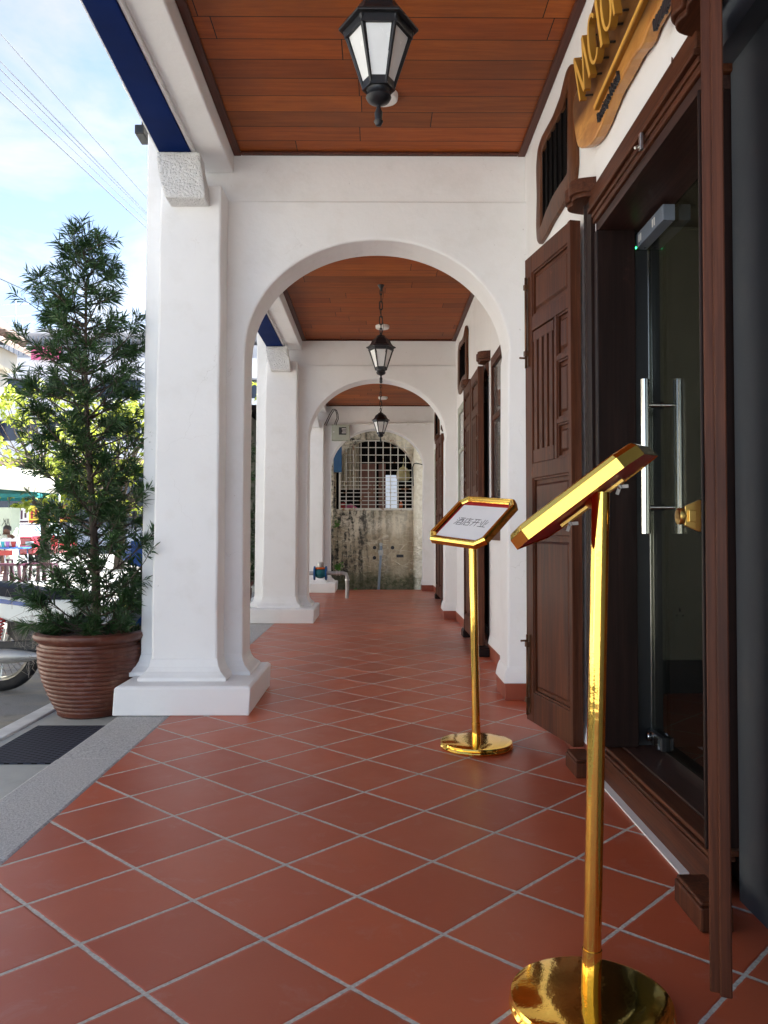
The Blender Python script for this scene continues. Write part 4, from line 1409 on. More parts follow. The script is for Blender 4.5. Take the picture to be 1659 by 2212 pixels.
part(MB().tube([bp(.34, -.025, -.14), bp(.55, -.06, -.13), bp(.75, -.05, -.05), bp(.80, .02, 0)], .016, 10), 'exhaust_pipe', 'chrome', bk)
en = MB().lathe([(.06, -.13), (.10, -.12), (.11, -.05), (.11, .05), (.10, .12), (.06, .13)], bp(.52, .02), 20, axis='y')
en.lathe([(.05, 0), (.06, .02), (.06, .2), (.045, .22)], bp(.60, .02), 16, axis='x')
part(en, 'engine', 'galv', bk)
fz = [bp(.45, .30), bp(.62, .18), bp(.80, .18), bp(.98, .42), bp(1.02, .56)]
part(MB().tube(fz, .035, 10), 'frame_tube', 'black', bk)
ls = MB()
for s in (-1, 1):
    ls.loft([[bp(x, z, s * y) for x, z, y in ((.70, .20, .10), (.62, .02, .17), (.76, .00, .19), (.93, .20, .20), (1.06, .44, .19), (1.02, .56, .11), (.94, .46, .08))],
             [bp(x, z, s * (y + .02)) for x, z, y in ((.70, .20, .10), (.62, .02, .17), (.76, .00, .19), (.93, .20, .20), (1.06, .44, .19), (1.02, .56, .11), (.94, .46, .08))]])
lg = part(ls, 'leg_shield', 'bikegrey', bk, .006)
part(MB().box(B0.x + .93, B0.x + 1.0, 5.8 - .222, 5.8 - .218, B0.z + .30, B0.z + .345), 'yellow_sticker', 'yellow', lg)
part(MB().tube([bp(1.0, .60), bp(1.08, .34, .07), bp(1.23, 0, .07)], .018, 8).tube([bp(1.0, .60), bp(1.08, .34, -.07), bp(1.23, 0, -.07)], .018, 8), 'front_fork', 'black', bk)
part(MB().loft([[FW + Vector((r * math.cos(a), y, r * math.sin(a))) for r, y in ((.30, -.06), (.33, -.05), (.34, 0), (.33, .05), (.30, .06))] for a in [math.radians(20 + 12 * i) for i in range(13)]], closed=False, smooth=True), 'front_fender', 'bikeblue', bk)
part(MB().loft([[bp(x, z, s) for x, z, s in ((a0, b0, -w), (a0, b0 + h, -w * .7), (a0, b0 + h, w * .7), (a0, b0, w))] for a0, b0, h, w in ((.86, .64, .10, .06), (.94, .60, .17, .12), (1.04, .58, .18, .13), (1.12, .60, .12, .08))]), 'headlamp_shell', 'bikeblue', bk, .01)
part(MB().lathe([(.001, .0), (.05, -.01), (.065, -.03), (.065, -.05)], bp(1.15, .65), 20, axis='x'), 'headlamp', 'carglass', bk)
hb = MB().tube([bp(.80, .72, -.34), bp(.90, .73, -.18), bp(.96, .72, 0), bp(.90, .73, .18), bp(.80, .72, .34)], .011, 8)
hbo = part(hb, 'handlebar', 'black', bk)
for s in (-1, 1): part(MB().tube([bp(.78, .72, s * .36), bp(.86, .725, s * .24)], .018, 10), 'grip', 'rubber', hbo)
for s in (-1, 1):
    part(MB().tube([bp(.88, .73, s * .2), bp(.86, .92, s * .28)], .005, 6).lathe([(.001, -.008), (.05, -.006), (.05, .006), (.001, .008)], bp(.85, .94, s * .29), 16, axis='x'), 'mirror', 'black', hbo)
part(MB().tube([bp(.45, -.08, .10), bp(.36, -.285, .16)], .012, 8), 'side_stand', 'black', bk)
part(MB().prism([bp(x, z, -.108) for x, z in ((-.06, -.05), (-.08, .02), (-.03, .07), (.48, .08), (.52, .0), (.45, -.06))], (0, .03, 0)), 'chain_case', 'black', bk, .008)
part(MB().loft([[bp(x, z0, -w), bp(x, z1, -w), bp(x, z1, w), bp(x, z0, w)] for x, z0, z1, w in ((.06, .12, .27, .05), (.20, .0, .22, .085), (.42, -.06, .20, .10), (.60, -.06, .22, .10), (.72, .02, .24, .07))]), 'under_cover', 'black', bk, .01)
part(MB().loft([[bp(-.34, .34, y) + Vector((dx, 0, dz)) for dx, dz in ((0, 0), (.02, .03), (.10, .02), (.08, -.02))] for y in (-.07, .07)]).prism([bp(-.40, .36, -.06), bp(-.34, .36, -.06), bp(-.38, .12, -.06), bp(-.42, .12, -.06)], (0, .12, 0)), 'mud_flap', 'black', bk)

# ------------------------------------------------------------------ derelict neighbour behind the far arch
DY = 15.0
dh = thing('derelict_wall', 'stained crumbling plaster wall closing the view beyond the farthest arch', 'wall', (0, DY, 0))
ax, rx_, spz, apz = -.05, .715, 2.12, 2.72
def arch_pts(n=36): return [(ax + rx_ * math.cos(PI * i / n), spz + (apz - spz) * math.sin(PI * i / n)) for i in range(n + 1)]
ap = arch_pts()
zs0 = 1.425
out = [(-1.3, -.3), (5, -.3), (5, 5.2), (-1.3, 5.2), (-1.3, zs0 - .0)]
pts = [(-1.3, -.3), (3.5, -.3), (3.5, 2.86), (-1.3, 2.86), (-1.3, zs0), (ax - rx_, zs0)] + list(reversed(ap)) + [(ax + rx_, zs0)]
# polygon: go round outer boundary then the opening through a seam on the street side
poly = [(-1.3, -.3), (3.5, -.3), (3.5, 2.95), (-1.3, 2.95), (-1.3, zs0 + .001), (ax - rx_, zs0 + .001)] + list(reversed(ap)) + [(ax + rx_, zs0), (-1.3, zs0)]
part(MB().prism([(x, DY, z) for x, z in poly], (0, .22, 0)), 'wall_face', 'derelict', dh)
part(MB().box(.66, .92, DY - .10, DY - .001, -.3, 2.60).box(-1.3, -.80, DY - .10, DY - .001, -.3, 2.5), 'pier', 'derelict', dh, .012)
part(MB().box(-1.3, 3.5, DY - .02, DY + .2, 2.952, 5.0), 'upper_wall', 'concretewhite', dh)
part(MB().box(-1.5, 3.5, DY - .62, DY - .021, 2.90, 2.95), 'ledge', 'white', dh)
hl = MB()
for a, b in ((904 / 1.0 - 0, 0),): pass
for (px, py) in ((809, 1183), (848, 1183), (809, 1205)):
    c = PY(px, py, DY - .004)
    h = part(MB().lathe([(.030, .0), (.042, -.004), (.052, .003)], c, 14, axis='y'), 'pipe_hole', 'derelict', dh)
    part(MB().lathe([(.001, -.0062), (.033, -.006), (.033, -.002)], c, 14, axis='y'), 'void', 'ink', h)  # black disc painted in for the shade inside the hole
c = PY(864, 1201, DY - .004)
part(MB().box(c.x - .065, c.x + .065, DY - .008, DY - .001, c.z - .026, c.z + .026), 'brick_hole_shade', 'ink', dh)  # black plate painted in for the shade of a missing brick
# grille
gy = DY - .06
gr = thing('window_grille', 'rusty white square barred grille in the derelict wall opening', 'grille', (0, gy, 1.42))
g0, g1 = PY(732, 1099, gy), PY(893, 951, gy)
fm = MB()
fm.box(g0.x, g1.x, gy - .02, gy + .02, g0.z - .03, g0.z + .012)
fm.box(g0.x, g0.x + .03, gy - .02, gy + .02, g0.z + .0125, g0.z + 1.0)
fm.box(g1.x - .03, g1.x, gy - .02, gy + .02, g0.z + .0125, g0.z + .95)
fm.box(g0.x + .25, g1.x - .22, gy - .012, gy + .012, g1.z - .02, g1.z)
part(fm, 'frame', 'bars', gr, .003)
zx = lambda v: 715.6 + v * .1243
zy = lambda v: 927.8 + v * .1243
for v in (260, 388, 517, 645, 773, 901, 1030, 1160, 1290):
    p = PY(zx(v), 1000, gy)
    ztop = {260: 315, 388: 255, 1160: 215, 1290: 235}.get(v, 190)
    part(MB().box(p.x - .008, p.x + .008, gy - .010, gy + .010, g0.z + .013, PY(0, zy(ztop), gy).z), 'bar', 'bars', gr)
for v in (315, 445, 577, 708, 838, 905, 970, 1035, 1100, 1168, 1237, 1305):
    p = PY(800, zy(v), gy)
    x0 = max(g0.x, PY(zx(250 if v < 850 else 130), 1000, gy).x)
    part(MB().box(x0, g1.x - .031, gy - .022, gy - .0105, p.z - .0065, p.z + .0065), 'bar', 'bars', gr)
# things inside and outside
inn = thing('neighbour_room', 'dark abandoned room behind the barred grille', 'room', (0, 17, 0))
part(MB().box(-2.5, 3.4, 15.3, 19.0, -.3, -.02), 'room_floor', 'concrete', inn)
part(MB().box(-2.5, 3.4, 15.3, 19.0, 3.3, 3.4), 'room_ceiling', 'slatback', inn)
part(MB().box(-2.6, -2.5, 15.6, 19.0, -.02, 3.3).box(3.4, 3.5, 15.3, 19, -.02, 3.3), 'side_wall', 'room', inn)
a0, a1 = PY(804, 1030, 19.0), PY(858, 1100, 19.0)
bw = MB()
bw.box(-2.6, a0.x, 19.0, 19.15, -.02, 3.3); bw.box(a1.x, 3.5, 19.0, 19.15, -.02, 3.3)
bw.box(a0.x, a1.x, 19.0, 19.15, a0.z + .05, 3.3); bw.box(a0.x, a1.x, 19.0, 19.15, -.02, .9)
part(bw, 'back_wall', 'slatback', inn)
solo(MB().box(-3, 5, 22.5, 22.7, -.1, 3.4), 'yard_wall', 'concretewhite', 'sunlit white yard wall seen through the room behind the grille', 'wall', (0, 22.5, 0))
q0, q1 = PY(733, 1058, 15.5), PY(776, 965, 15.5)
cs = MB()
nst = 22
w_ = (q1.x - q0.x) / nst
cs.loft([[(q0.x + i * w_, 15.5 + (.012 if i % 2 else -.012), z) for i in range(nst + 1)] + [(q0.x + i * w_, 15.512 + (.012 if i % 2 else -.012), z) for i in range(nst, -1, -1)] for z in (q0.z, q1.z + .2)])
solo(cs, 'corrugated_sheet', 'corrug', 'pale beige corrugated sheet hanging behind the grille', 'sheet', (q0.x, 15.5, q0.z))
q0, q1 = PY(778, 1038, 17.5), PY(833, 998, 17.5)
sc = thing('timber_screen', 'red brown timber screen standing in the dark room behind the grille', 'screen', (q0.x, 17.5, .0))
part(MB().box(q0.x, q1.x, 17.49, 17.52, .0, q1.z), 'screen_panel', 'brownscreen', sc)
part(MB().box(q0.x, q1.x, 17.46, 17.4895, q1.z - .04, q1.z + .02).box(q1.x - .2, q1.x - .15, 17.46, 17.4895, .0, q1.z - .041), 'screen_rail', 'slatback', sc)
q = PY(871, 1024, 15.35)
nb_ = thing('netted_bundle', 'yellowed netted round bundle hung behind the grille bars', 'bundle', q)
part(MB().lathe([(.005, .17), (.02, .14), (.07, .11), (.115, .05), (.13, -.02), (.125, -.09), (.10, -.12), (.02, -.125)], q, 24), 'bundle', 'netting', nb_)
part(MB().tube([q + Vector((0, 0, .16)), q + Vector((.01, 0, .30))], .006, 6), 'hanging_tie', 'netting', nb_)
q = PY(735.5, 1088, 15.18)
bu = thing('red_bucket', 'small red plastic bucket on the ledge inside the grille', 'bucket', (q.x + .02, 15.26, 1.426))
part(MB().lathe([(.045, 0), (.052, .005), (.064, .12), (.067, .125), (.060, .125), (.05, .01)], (q.x + .03, 15.26, 1.427), 20, caps=False), 'bucket_body', 'redplastic', bu)
part(MB().tube([(q.x + .03 + .064 * math.cos(a), 15.26, 1.55 + .05 * math.sin(a)) for a in [PI * i / 8 for i in range(9)]], .003, 5), 'handle', 'white', bu)
cl = MB()
qq = PY(755, 1092, 15.3)
cl.lathe([(.16, 0), (.15, .03), (.10, .07), (.04, .10), (.01, .105)], (qq.x, 15.35, 1.427), 14)
for v in cl.v: v.z += .012 * math.sin(v.x * 60) if v.z > 1.44 else 0
solo(cl, 'pink_cloth', 'pink', 'crumpled pink cloth on the ledge beside the red bucket', 'cloth', (qq.x, 15.35, 1.427))
qg = PY(807, 1078, 20.5)
gb = thing('green_bin', 'green plastic bin in the bright yard behind the grille', 'bin', (qg.x, 20.5, GX))
part(MB().lathe([(.20, GX), (.24, 1.7), (.26, 1.72), (.26, 1.76), (.24, 1.80)], (qg.x, 20.5, 0), 20), 'bin_body', 'greenplastic', gb)
part(MB().lathe([(.265, 1.765), (.27, 1.80), (.2, 1.86), (.01, 1.88)], (qg.x, 20.5, 0), 20), 'lid', 'greenplastic', gb)
qo = PY(866, 1082, 15.30)
ob = thing('orange_bottle', 'orange and white bottle on the ledge behind the grille', 'bottle', (qo.x, 15.30, 1.427))
part(MB().lathe([(.03, 0), (.034, .006), (.034, .09), (.030, .115), (.014, .135), (.013, .15)], (qo.x, 15.30, 1.427), 16), 'bottle_body', 'orange', ob)
part(MB().lathe([(.015, .1505), (.015, .175), (.010, .178)], (qo.x, 15.30, 1.427), 14), 'cap', 'white', ob)
q0, q1 = PY(727, 1020, 14.86), PY(736, 965, 14.86)
bx = thing('blue_box', 'blue enamel box fixed high on the derelict wall beside the grille', 'box', (q0.x, 14.88, q0.z))
part(MB().box(q0.x - .05, q1.x + .02, 14.80, 14.898, q0.z, q1.z), 'box_body', 'bluetarp', bx, .008)
part(MB().box(q0.x - .045, q1.x + .015, 14.792, 14.7995, q0.z + .01, q1.z - .01), 'lid', 'bluetarp', bx, .003)
dp = thing('drain_pipe', 'grey drain pipe slanting down the middle of the stained wall', 'pipe', PY(823, 1170, DY - .05))
part(MB().tube([PY(823, 1180, DY + .02), PY(823, 1181, DY - .05), PY(823, 1190, DY - .06), PY(817, 1285, DY - .06)], .024, 12), 'pipe', 'bikegrey', dp)
c = PY(822.5, 1194, DY - .06)
part(MB().box(c.x - .045, c.x + .045, c.y - .045, c.y + .045, c.z - .05, c.z + .05), 'coupling', 'galv', dp, .006)
part(MB().lathe([(.024, -.02), (.034, -.01), (.036, 0), (.034, .012), (.024, .02)], PY(823, 1176, DY - .03), 16, axis='y'), 'collar', 'palepane', dp)
hk = MB().tube([PY(893, 1050, 14.88), PY(891, 1010, 14.86), PY(894, 1002, 14.85), PY(899, 1000.5, 14.84), PY(913, 1003.5, 14.80)], .010, 8)
solo(hk, 'cable_arm', 'black', 'black cable with a hooked arm fixed on the pale pier by the grille', 'cable', PY(893, 1030, 14.88))


def weed(px, py, label, s=1.0):
    rn = random.Random(int(px * 3 + py))
    p = PY(px, py, DY - .12)
    t = thing('weed', label, 'plant', p, 'weeds on the derelict wall')
    st, lf = MB(), MB()
    for i in range(9):
        d = Vector((rn.uniform(-.5, .8), rn.uniform(-.9, -.1), rn.uniform(-.4, .9))).normalized()
        e = p + d * rn.uniform(.08, .17) * s
        st.tube([p, e], [.003, .0015], 4, caps=False)
        for k in range(10):
            blade(lf, p.lerp(e, rn.uniform(.3, 1)), Vector((rn.gauss(0, 1), rn.gauss(0, 1), rn.gauss(.2, .8))), rn.uniform(.04, .08) * s, .03 * s, rn)
    part(st, 'stem', 'bark', t); part(lf, 'leaves', 'weed', t)


weed(727, 1135, 'small green weed sprouting high on the stained wall edge', .7)
weed(731, 1228, 'larger green weed sprouting low on the stained wall above the pipe')
weed(770, 1282, 'mossy green weed at the foot of the stained wall', .8)

# meter box, conduit, cable, water meter in the far bay
YW = WALLS[3]
a, b = PY(716.5, 951.5, YW - .1), PY(755.5, 917.5, YW - .1)
mbx = thing('meter_box', 'grey enamel meter box with dark window high on the farthest arch wall', 'meter box', (a.x, YW, a.z))
part(MB().box(a.x, b.x, YW - .12, YW - .001, a.z, b.z), 'box_body', 'greybox', mbx, .006)
dr = part(MB().box(a.x + .004, b.x - .004, YW - .128, YW - .1205, a.z + .012, b.z - .004), 'door', 'greybox', mbx, .003)
w0, w1 = PY(732, 939, YW - .129), PY(748, 923, YW - .129)
wd = part(MB().box(w0.x, w1.x, YW - .1305, YW - .1281, w0.z, w1.z), 'window', 'ink', dr)
part(MB().box(w0.x + .05, w1.x - .004, YW - .132, YW - .1306, w1.z - .035, w1.z - .022).box(w0.x + .06, w1.x - .002, YW - .132, YW - .1306, w1.z - .07, w1.z - .058).box(w0.x + .05, w1.x - .004, YW - .132, YW - .1306, w1.z - .10, w1.z - .09), 'meter_label', 'white', wd)
part(MB().lathe([(.001, -.006), (.012, -.005), (.012, 0)], PY(721, 933, YW - .128), 12, axis='y'), 'lock', 'zinc', dr)
cd = thing('conduit', 'thin white conduit clipped across the farthest arch wall above the arch', 'conduit', (0, YW, 2.88))
c0_, c1_ = PY(706, 917.5, YW - .02), PY(935, 913, YW - .02)
part(MB().tube([c0_, c1_], .014, 10), 'conduit_pipe', 'white', cd)
for px in (798, 881, 921, 765): 
    c = PY(px, 915.3, YW - .02)
    part(MB().box(c.x - .012, c.x + .012, YW - .042, YW - .001, c.z - .028, c.z + .02), 'clip', 'white', cd)
kc = MB()
for o_ in (0, 3):
    kc.tube([PY(x + o_, y + o_ * .6, YW - .22) for x, y in ((701, 918), (707, 905), (713, 893), (719, 884), (724, 884), (727, 893), (728, 903), (724, 912), (723, 917))], .007, 8)
solo(kc, 'black_cable', 'black', 'black cable looping down into the grey meter box', 'cable', PY(715, 900, YW - .2))
wy = 12.4
wm_ = thing('water_meter', 'blue and green water meter with steel pipe elbowing into the far floor', 'water meter', PY(692, 1290, wy))
c = PY(692, 1238, wy)
part(MB().lathe([(.055, -.075), (.075, -.04), (.082, 0), (.075, .04), (.055, .075)], c, 20, axis='x').lathe([(.070, -.06), (.070, .055), (.055, .06)], c, 20), 'meter_body', 'metergreen', wm_)
for s in (-1, 1):
    part(MB().lathe([(.045, s * .082 - .012), (.105, s * .088 - .012), (.105, s * .088 + .012), (.045, s * .082 + .014)], c, 24, axis='x'), 'flange', 'meterblue', wm_)
part(MB().lathe([(.074, .062), (.078, .068), (.078, .085), (.05, .09)], c, 22), 'red_collar', 'orange', wm_)
part(MB().lathe([(.050, .0905), (.052, .15), (.045, .165), (.02, .17)], c, 20), 'register_cap', 'galv', wm_)
e = PY(750, 1237, wy)
part(MB().tube([c + Vector((.09, 0, 0)), Vector((e.x - .07, wy, c.z)), Vector((e.x - .02, wy, c.z - .012)), Vector((e.x, wy, c.z - .06)), Vector((e.x, wy, 0))], .029, 14), 'pipe', 'galv', wm_)
cp = MB()
for xx in (c.x + .25, c.x + .29): cp.lathe([(.03, -.012), (.037, -.01), (.037, .01), (.03, .012)], (xx, wy, c.z), 16, axis='x')
cp.lathe([(.03, -.015), (.036, -.012), (.036, .012), (.03, .015)], (e.x, wy, c.z - .10), 16)
part(cp, 'coupling', 'zinc', wm_)
part(MB().tube([c - Vector((.09, 0, 0)), c - Vector((.55, 0, 0)), c - Vector((.60, 0, .06)), (c.x - .6, wy, GX)], .029, 12), 'inlet_pipe', 'galv', wm_)

# ------------------------------------------------------------------ across the street
def facade_building(name, label, x0, x1, y0, y1, z1, mats, rows, cat='building'):
    t = thing(name, label, cat, ((x0 + x1) / 2, y0, GX))
    part(MB().box(x0, x1, y0, y1, GX, z1), 'wall', mats, t)
    return t


# apartment block closing the street
AY = 48
def az(py): return PY(100, py, AY).z
ab = thing('apartment_block', 'long white apartment block with dark window bands beyond the street trees', 'building', (-18, AY, GX))
part(MB().box(-45, -2, AY + 1.2, AY + 12, GX, az(735)), 'wall', 'concretewhite', ab)
part(MB().box(-45, -2, AY - .3, AY + 13, az(722), az(722) + .25), 'roof_slab', 'concretewhite', ab)
for (p0, p1, m, nm, d) in ((900, 858, 'concretewhite', 'parapet', .9), (858, 815, 'bluewin', 'window_band', .3), (905, 900, 'concretewhite', 'slab_edge', 1.0), (950, 906, 'bluewin', 'window_band', .3), (990, 951, 'concretewhite', 'parapet', .9),
                           (1003, 990.5, 'beige', 'slab_edge', 1.0), (1140, 1003.5, 'bluewin', 'shopfront_band', .2), (814, 770, 'concretewhite', 'parapet', .9)):
    part(MB().box(-45, -2, AY + 1.2 - d, AY + 1.19, az(p0) + .004, az(p1)), nm, m, ab)
rl = MB()
for i in range(150):
    xx = -45 + i * .287
    rl.box(xx, xx + .05, AY - .05, AY, az(768), az(726))
part(rl, 'railing', 'bikegrey', ab)
for i in range(14):
    xx = -44 + i * 3.0
    part(MB().box(xx, xx + .35, AY + .1, AY + .88, az(950), az(815)), 'column', 'concretewhite', ab)
part(MB().box(-20.4, -18.6, AY - .07, AY - .055, az(778), az(748)), 'red_banner', 'pink', ab)
for px, y_ in ((34, 60), (47, 60)):
    t = thing('roof_antenna', 'thin tall mast antenna on the apartment roof' if px == 34 else 'thin short mast antenna on the apartment roof', 'antenna', PY(px, 722, AY + 2), 'roof antennas')
    p0, p1 = PY(px, 722, AY + 2), PY(px, 650 if px == 34 else 690, AY + 2)
    part(MB().tube([p0, p1], .03, 6), 'mast', 'galv', t)
    cb_ = MB()
    for f in ((.55, .9) if px == 34 else (.8,)):
        q = p0.lerp(p1, f)
        cb_.tube([q - Vector((.9, 0, .03)), q + Vector((.9, 0, .03))], .018, 5)
    part(cb_, 'crossbar', 'galv', t)

# ornate shophouse on the other side, its column just entering the picture
ob_ = thing('corner_shophouse', 'ivory corner shophouse with tiled eave across the street', 'building', (-8, 10, GX))
part(MB().box(-14, -6.62, -2, 13.7, 3.3, 4.75), 'upper_wall', 'ivory', ob_)
part(MB().prism([(-14, -2, 4.752), (-6.6, -2, 4.752), (-10, -2, 5.6), (-14, -2, 5.6)], (0, 15.7, 0)), 'roof', 'rooftile', ob_)
part(MB().box(-14, -6.75, -2, 13.35, GX, 3.2995), 'ground_wall', 'ivory', ob_)
ev = MB()
for i in range(60):
    y = -2.2 + i * .27
    ev.tube([(-6.55, y, 4.62), (-5.98, y, 4.16)], .10, 8)
ev.prism([(-6.6, -2.3, 4.60), (-5.96, -2.3, 4.10), (-5.96, -2.3, 4.02), (-6.6, -2.3, 4.5)], (0, 16.3, 0))
part(ev, 'tiled_eave', 'rooftile', ob_)
part(MB().box(-7.0, -6.16, -2.2, 13.95, 3.72, 4.05).box(-6.95, -6.30, -2.1, 13.90, 3.48, 3.715), 'cornice', 'ivory', ob_, .03)
for yc in (13.6, 9.2, 4.8, .4):
    cc = (-6.56, yc, 0)
    co = part(MB().lathe([(.24, GX), (.25, .3), (.20, .34), (.19, .5), (.175, 2.95), (.20, 3.0), (.17, 3.04)], cc, 24), 'column', 'ivory', ob_)
    part(MB().lathe([(.17, 3.045), (.20, 3.12), (.26, 3.22), (.22, 3.26), (.30, 3.38), (.30, 3.475)], cc, 24), 'capital', 'ivory', co)
for i in range(4):
    yy = 1.6 + i * 3.1
    wf = part(MB().box(-6.76, -6.70, yy, yy + 1.3, .1, 2.3), 'door', 'door', ob_)
    part(MB().box(-6.705, -6.695, yy + .1, yy + 1.2, 1.0, 2.2), 'pane', 'pane', wf)

# awnings, stall, furniture
def canopy(name, label, p, m_top, legs):
    pass


aw = thing('cream_awning', 'wide cream canvas awning over the street stall', 'awning', (-9, 17, 2))
a0, a1, b0, b1 = PY(-120, 990, 25), PY(110, 1022, 25), PY(-120, 1040, 20.3), PY(128, 1058, 20.3)
part(MB().prism([a0, a1, b1, b0], (0, 0, .03)), 'canvas_top', 'cream', aw)
part(MB().prism([b0, b1, b1 - Vector((0, 0, .10)), b0 - Vector((0, 0, .08))], (0, .03, 0)), 'valance', 'cream', aw)
for q in (a1, b1): part(MB().tube([q, (q.x, q.y, GX)], .02, 8), 'pole', 'galv', aw)
aw = thing('teal_parasol', 'teal canvas parasol shading the stall behind the cream awning', 'parasol', PY(20, 1250, 25.5))
tc = PY(20, 1063, 25.5)
R_ = 1.7
rg = lambda r, z: [(tc.x + r * math.cos(2 * PI * k / 8), tc.y + r * math.sin(2 * PI * k / 8), z) for k in range(8)]
part(MB().loft([rg(R_, tc.z - .22), rg(R_, tc.z - .12), rg(.06, tc.z + .25)], caps=False), 'canopy', 'teal', aw)
part(MB().tube([(tc.x, tc.y, GX), (tc.x, tc.y, tc.z + .28)], .025, 8), 'pole', 'galv', aw)
pn = thing('pale_cabinet', 'pale green cabinet with a scribbled side at the stall', 'cabinet', PY(0, 1250, 23))
p0, p1 = PY(-40, 1240, 23), PY(24, 1096, 23)
part(MB().box(p0.x, p1.x, 23, 23.6, GX, p1.z), 'cabinet_body', 'palepanel', pn, .02)
gfi = MB()
rg_ = random.Random(2)
for i in range(5):
    q = PY(6 + i * 3.2, 1128, 22.99)
    gfi.tube([q + Vector((rg_.uniform(-.03, .03), 0, .10)), q + Vector((rg_.uniform(-.04, .04), 0, 0)), q + Vector((rg_.uniform(-.03, .05), 0, -.10))], .006, 5)
part(gfi, 'scribble', 'ink', pn)
# table
ty = 21.0
t0, t1 = PY(-25, 1182, ty), PY(60, 1182, ty)
tb = thing('stall_table', 'blue topped folding table under the teal parasol', 'table', ((t0.x + t1.x) / 2, ty, GX))
part(MB().box(t0.x, t1.x, ty - .3, ty + .3, t0.z - .04, t0.z), 'table_top', 'tableblue', tb, .01)
for (xa, ya) in ((t0.x + .3, -.25), (t0.x + .3, .25), (t1.x - .12, -.25), (t1.x - .12, .25)):
    part(MB().tube([(xa, ty + ya, t0.z - .04), (xa + .06, ty + ya * .8, GX)], .016, 8), 'leg', 'zinc', tb)
def crate(label, px0, px1, m):
    p0, p1 = PY(px0, 1180, ty - .15), PY(px1, 1180, ty - .15)
    z = t0.z + .001
    t = thing('plastic_basket', label, 'basket', ((p0.x + p1.x) / 2, ty, z), 'plastic baskets on the stall table')
    r = lambda e, h: [(p0.x - e, ty - .12 - e, z + h), (p1.x + e, ty - .12 - e, z + h), (p1.x + e, ty + .12 + e, z + h), (p0.x - e, ty + .12 + e, z + h)]
    part(MB().loft([r(-.02, 0), r(0, .14), r(.01, .145), r(-.005, .14), r(-.03, .02)], caps=True), 'basket_body', m, t)
    part(MB().lathe([(.09, .02), (.12, .10), (.10, .19), (.03, .24)], ((p0.x + p1.x) / 2, ty, z), 10), 'packets', 'paper', t)
crate('teal plastic basket of packets on the blue stall table', 0, 8, 'tealplastic')
crate('lilac plastic basket of packets on the blue stall table', 10, 19, 'lilac')
crate('red plastic basket of packets on the blue stall table', 22, 33, 'redplastic')
rb_ = PY(15, 1193, ty - .32)
solo(MB().box(rb_.x - .18, rb_.x + .14, ty - .34, ty - .31, rb_.z - .08, rb_.z + .05), 'orange_notice', 'redplastic', 'orange red notice hanging from the blue stall table edge', 'notice', rb_)
# stools
def stool(label, px):
    p = PY(px, 1249, 18.6)
    t = thing('plastic_stool', label, 'stool', (p.x, 18.6, GX), 'maroon plastic stools in front of the stall')
    z = GX
    part(MB().loft([[(p.x + a * w, 18.6 + b * w, z + h) for a, b in ((-1, -1), (1, -1), (1, 1), (-1, 1))] for w, h in ((.165, .36), (.165, .40), (.15, .415))]), 'seat', 'purple', t, .01)
    for a in (-1, 1):
        for b in (-1, 1):
            part(MB().loft([[(p.x + a * w + i * .028, 18.6 + b * w + j * .028, z + h) for i, j in ((-1, -1), (1, -1), (1, 1), (-1, 1))] for w, h in ((.185, 0), (.135, .3599))]), 'leg', 'purple', t)
    return t
st0 = stool('maroon plastic stool in front of the blue stall table', 5)
for px, lb in ((33, 0), (62, 0), (92, 0)):
    c = copy_tree(st0)
    c.location = (PY(px, 1249, 18.6).x, 18.6 + .15 * (px % 3), GX)
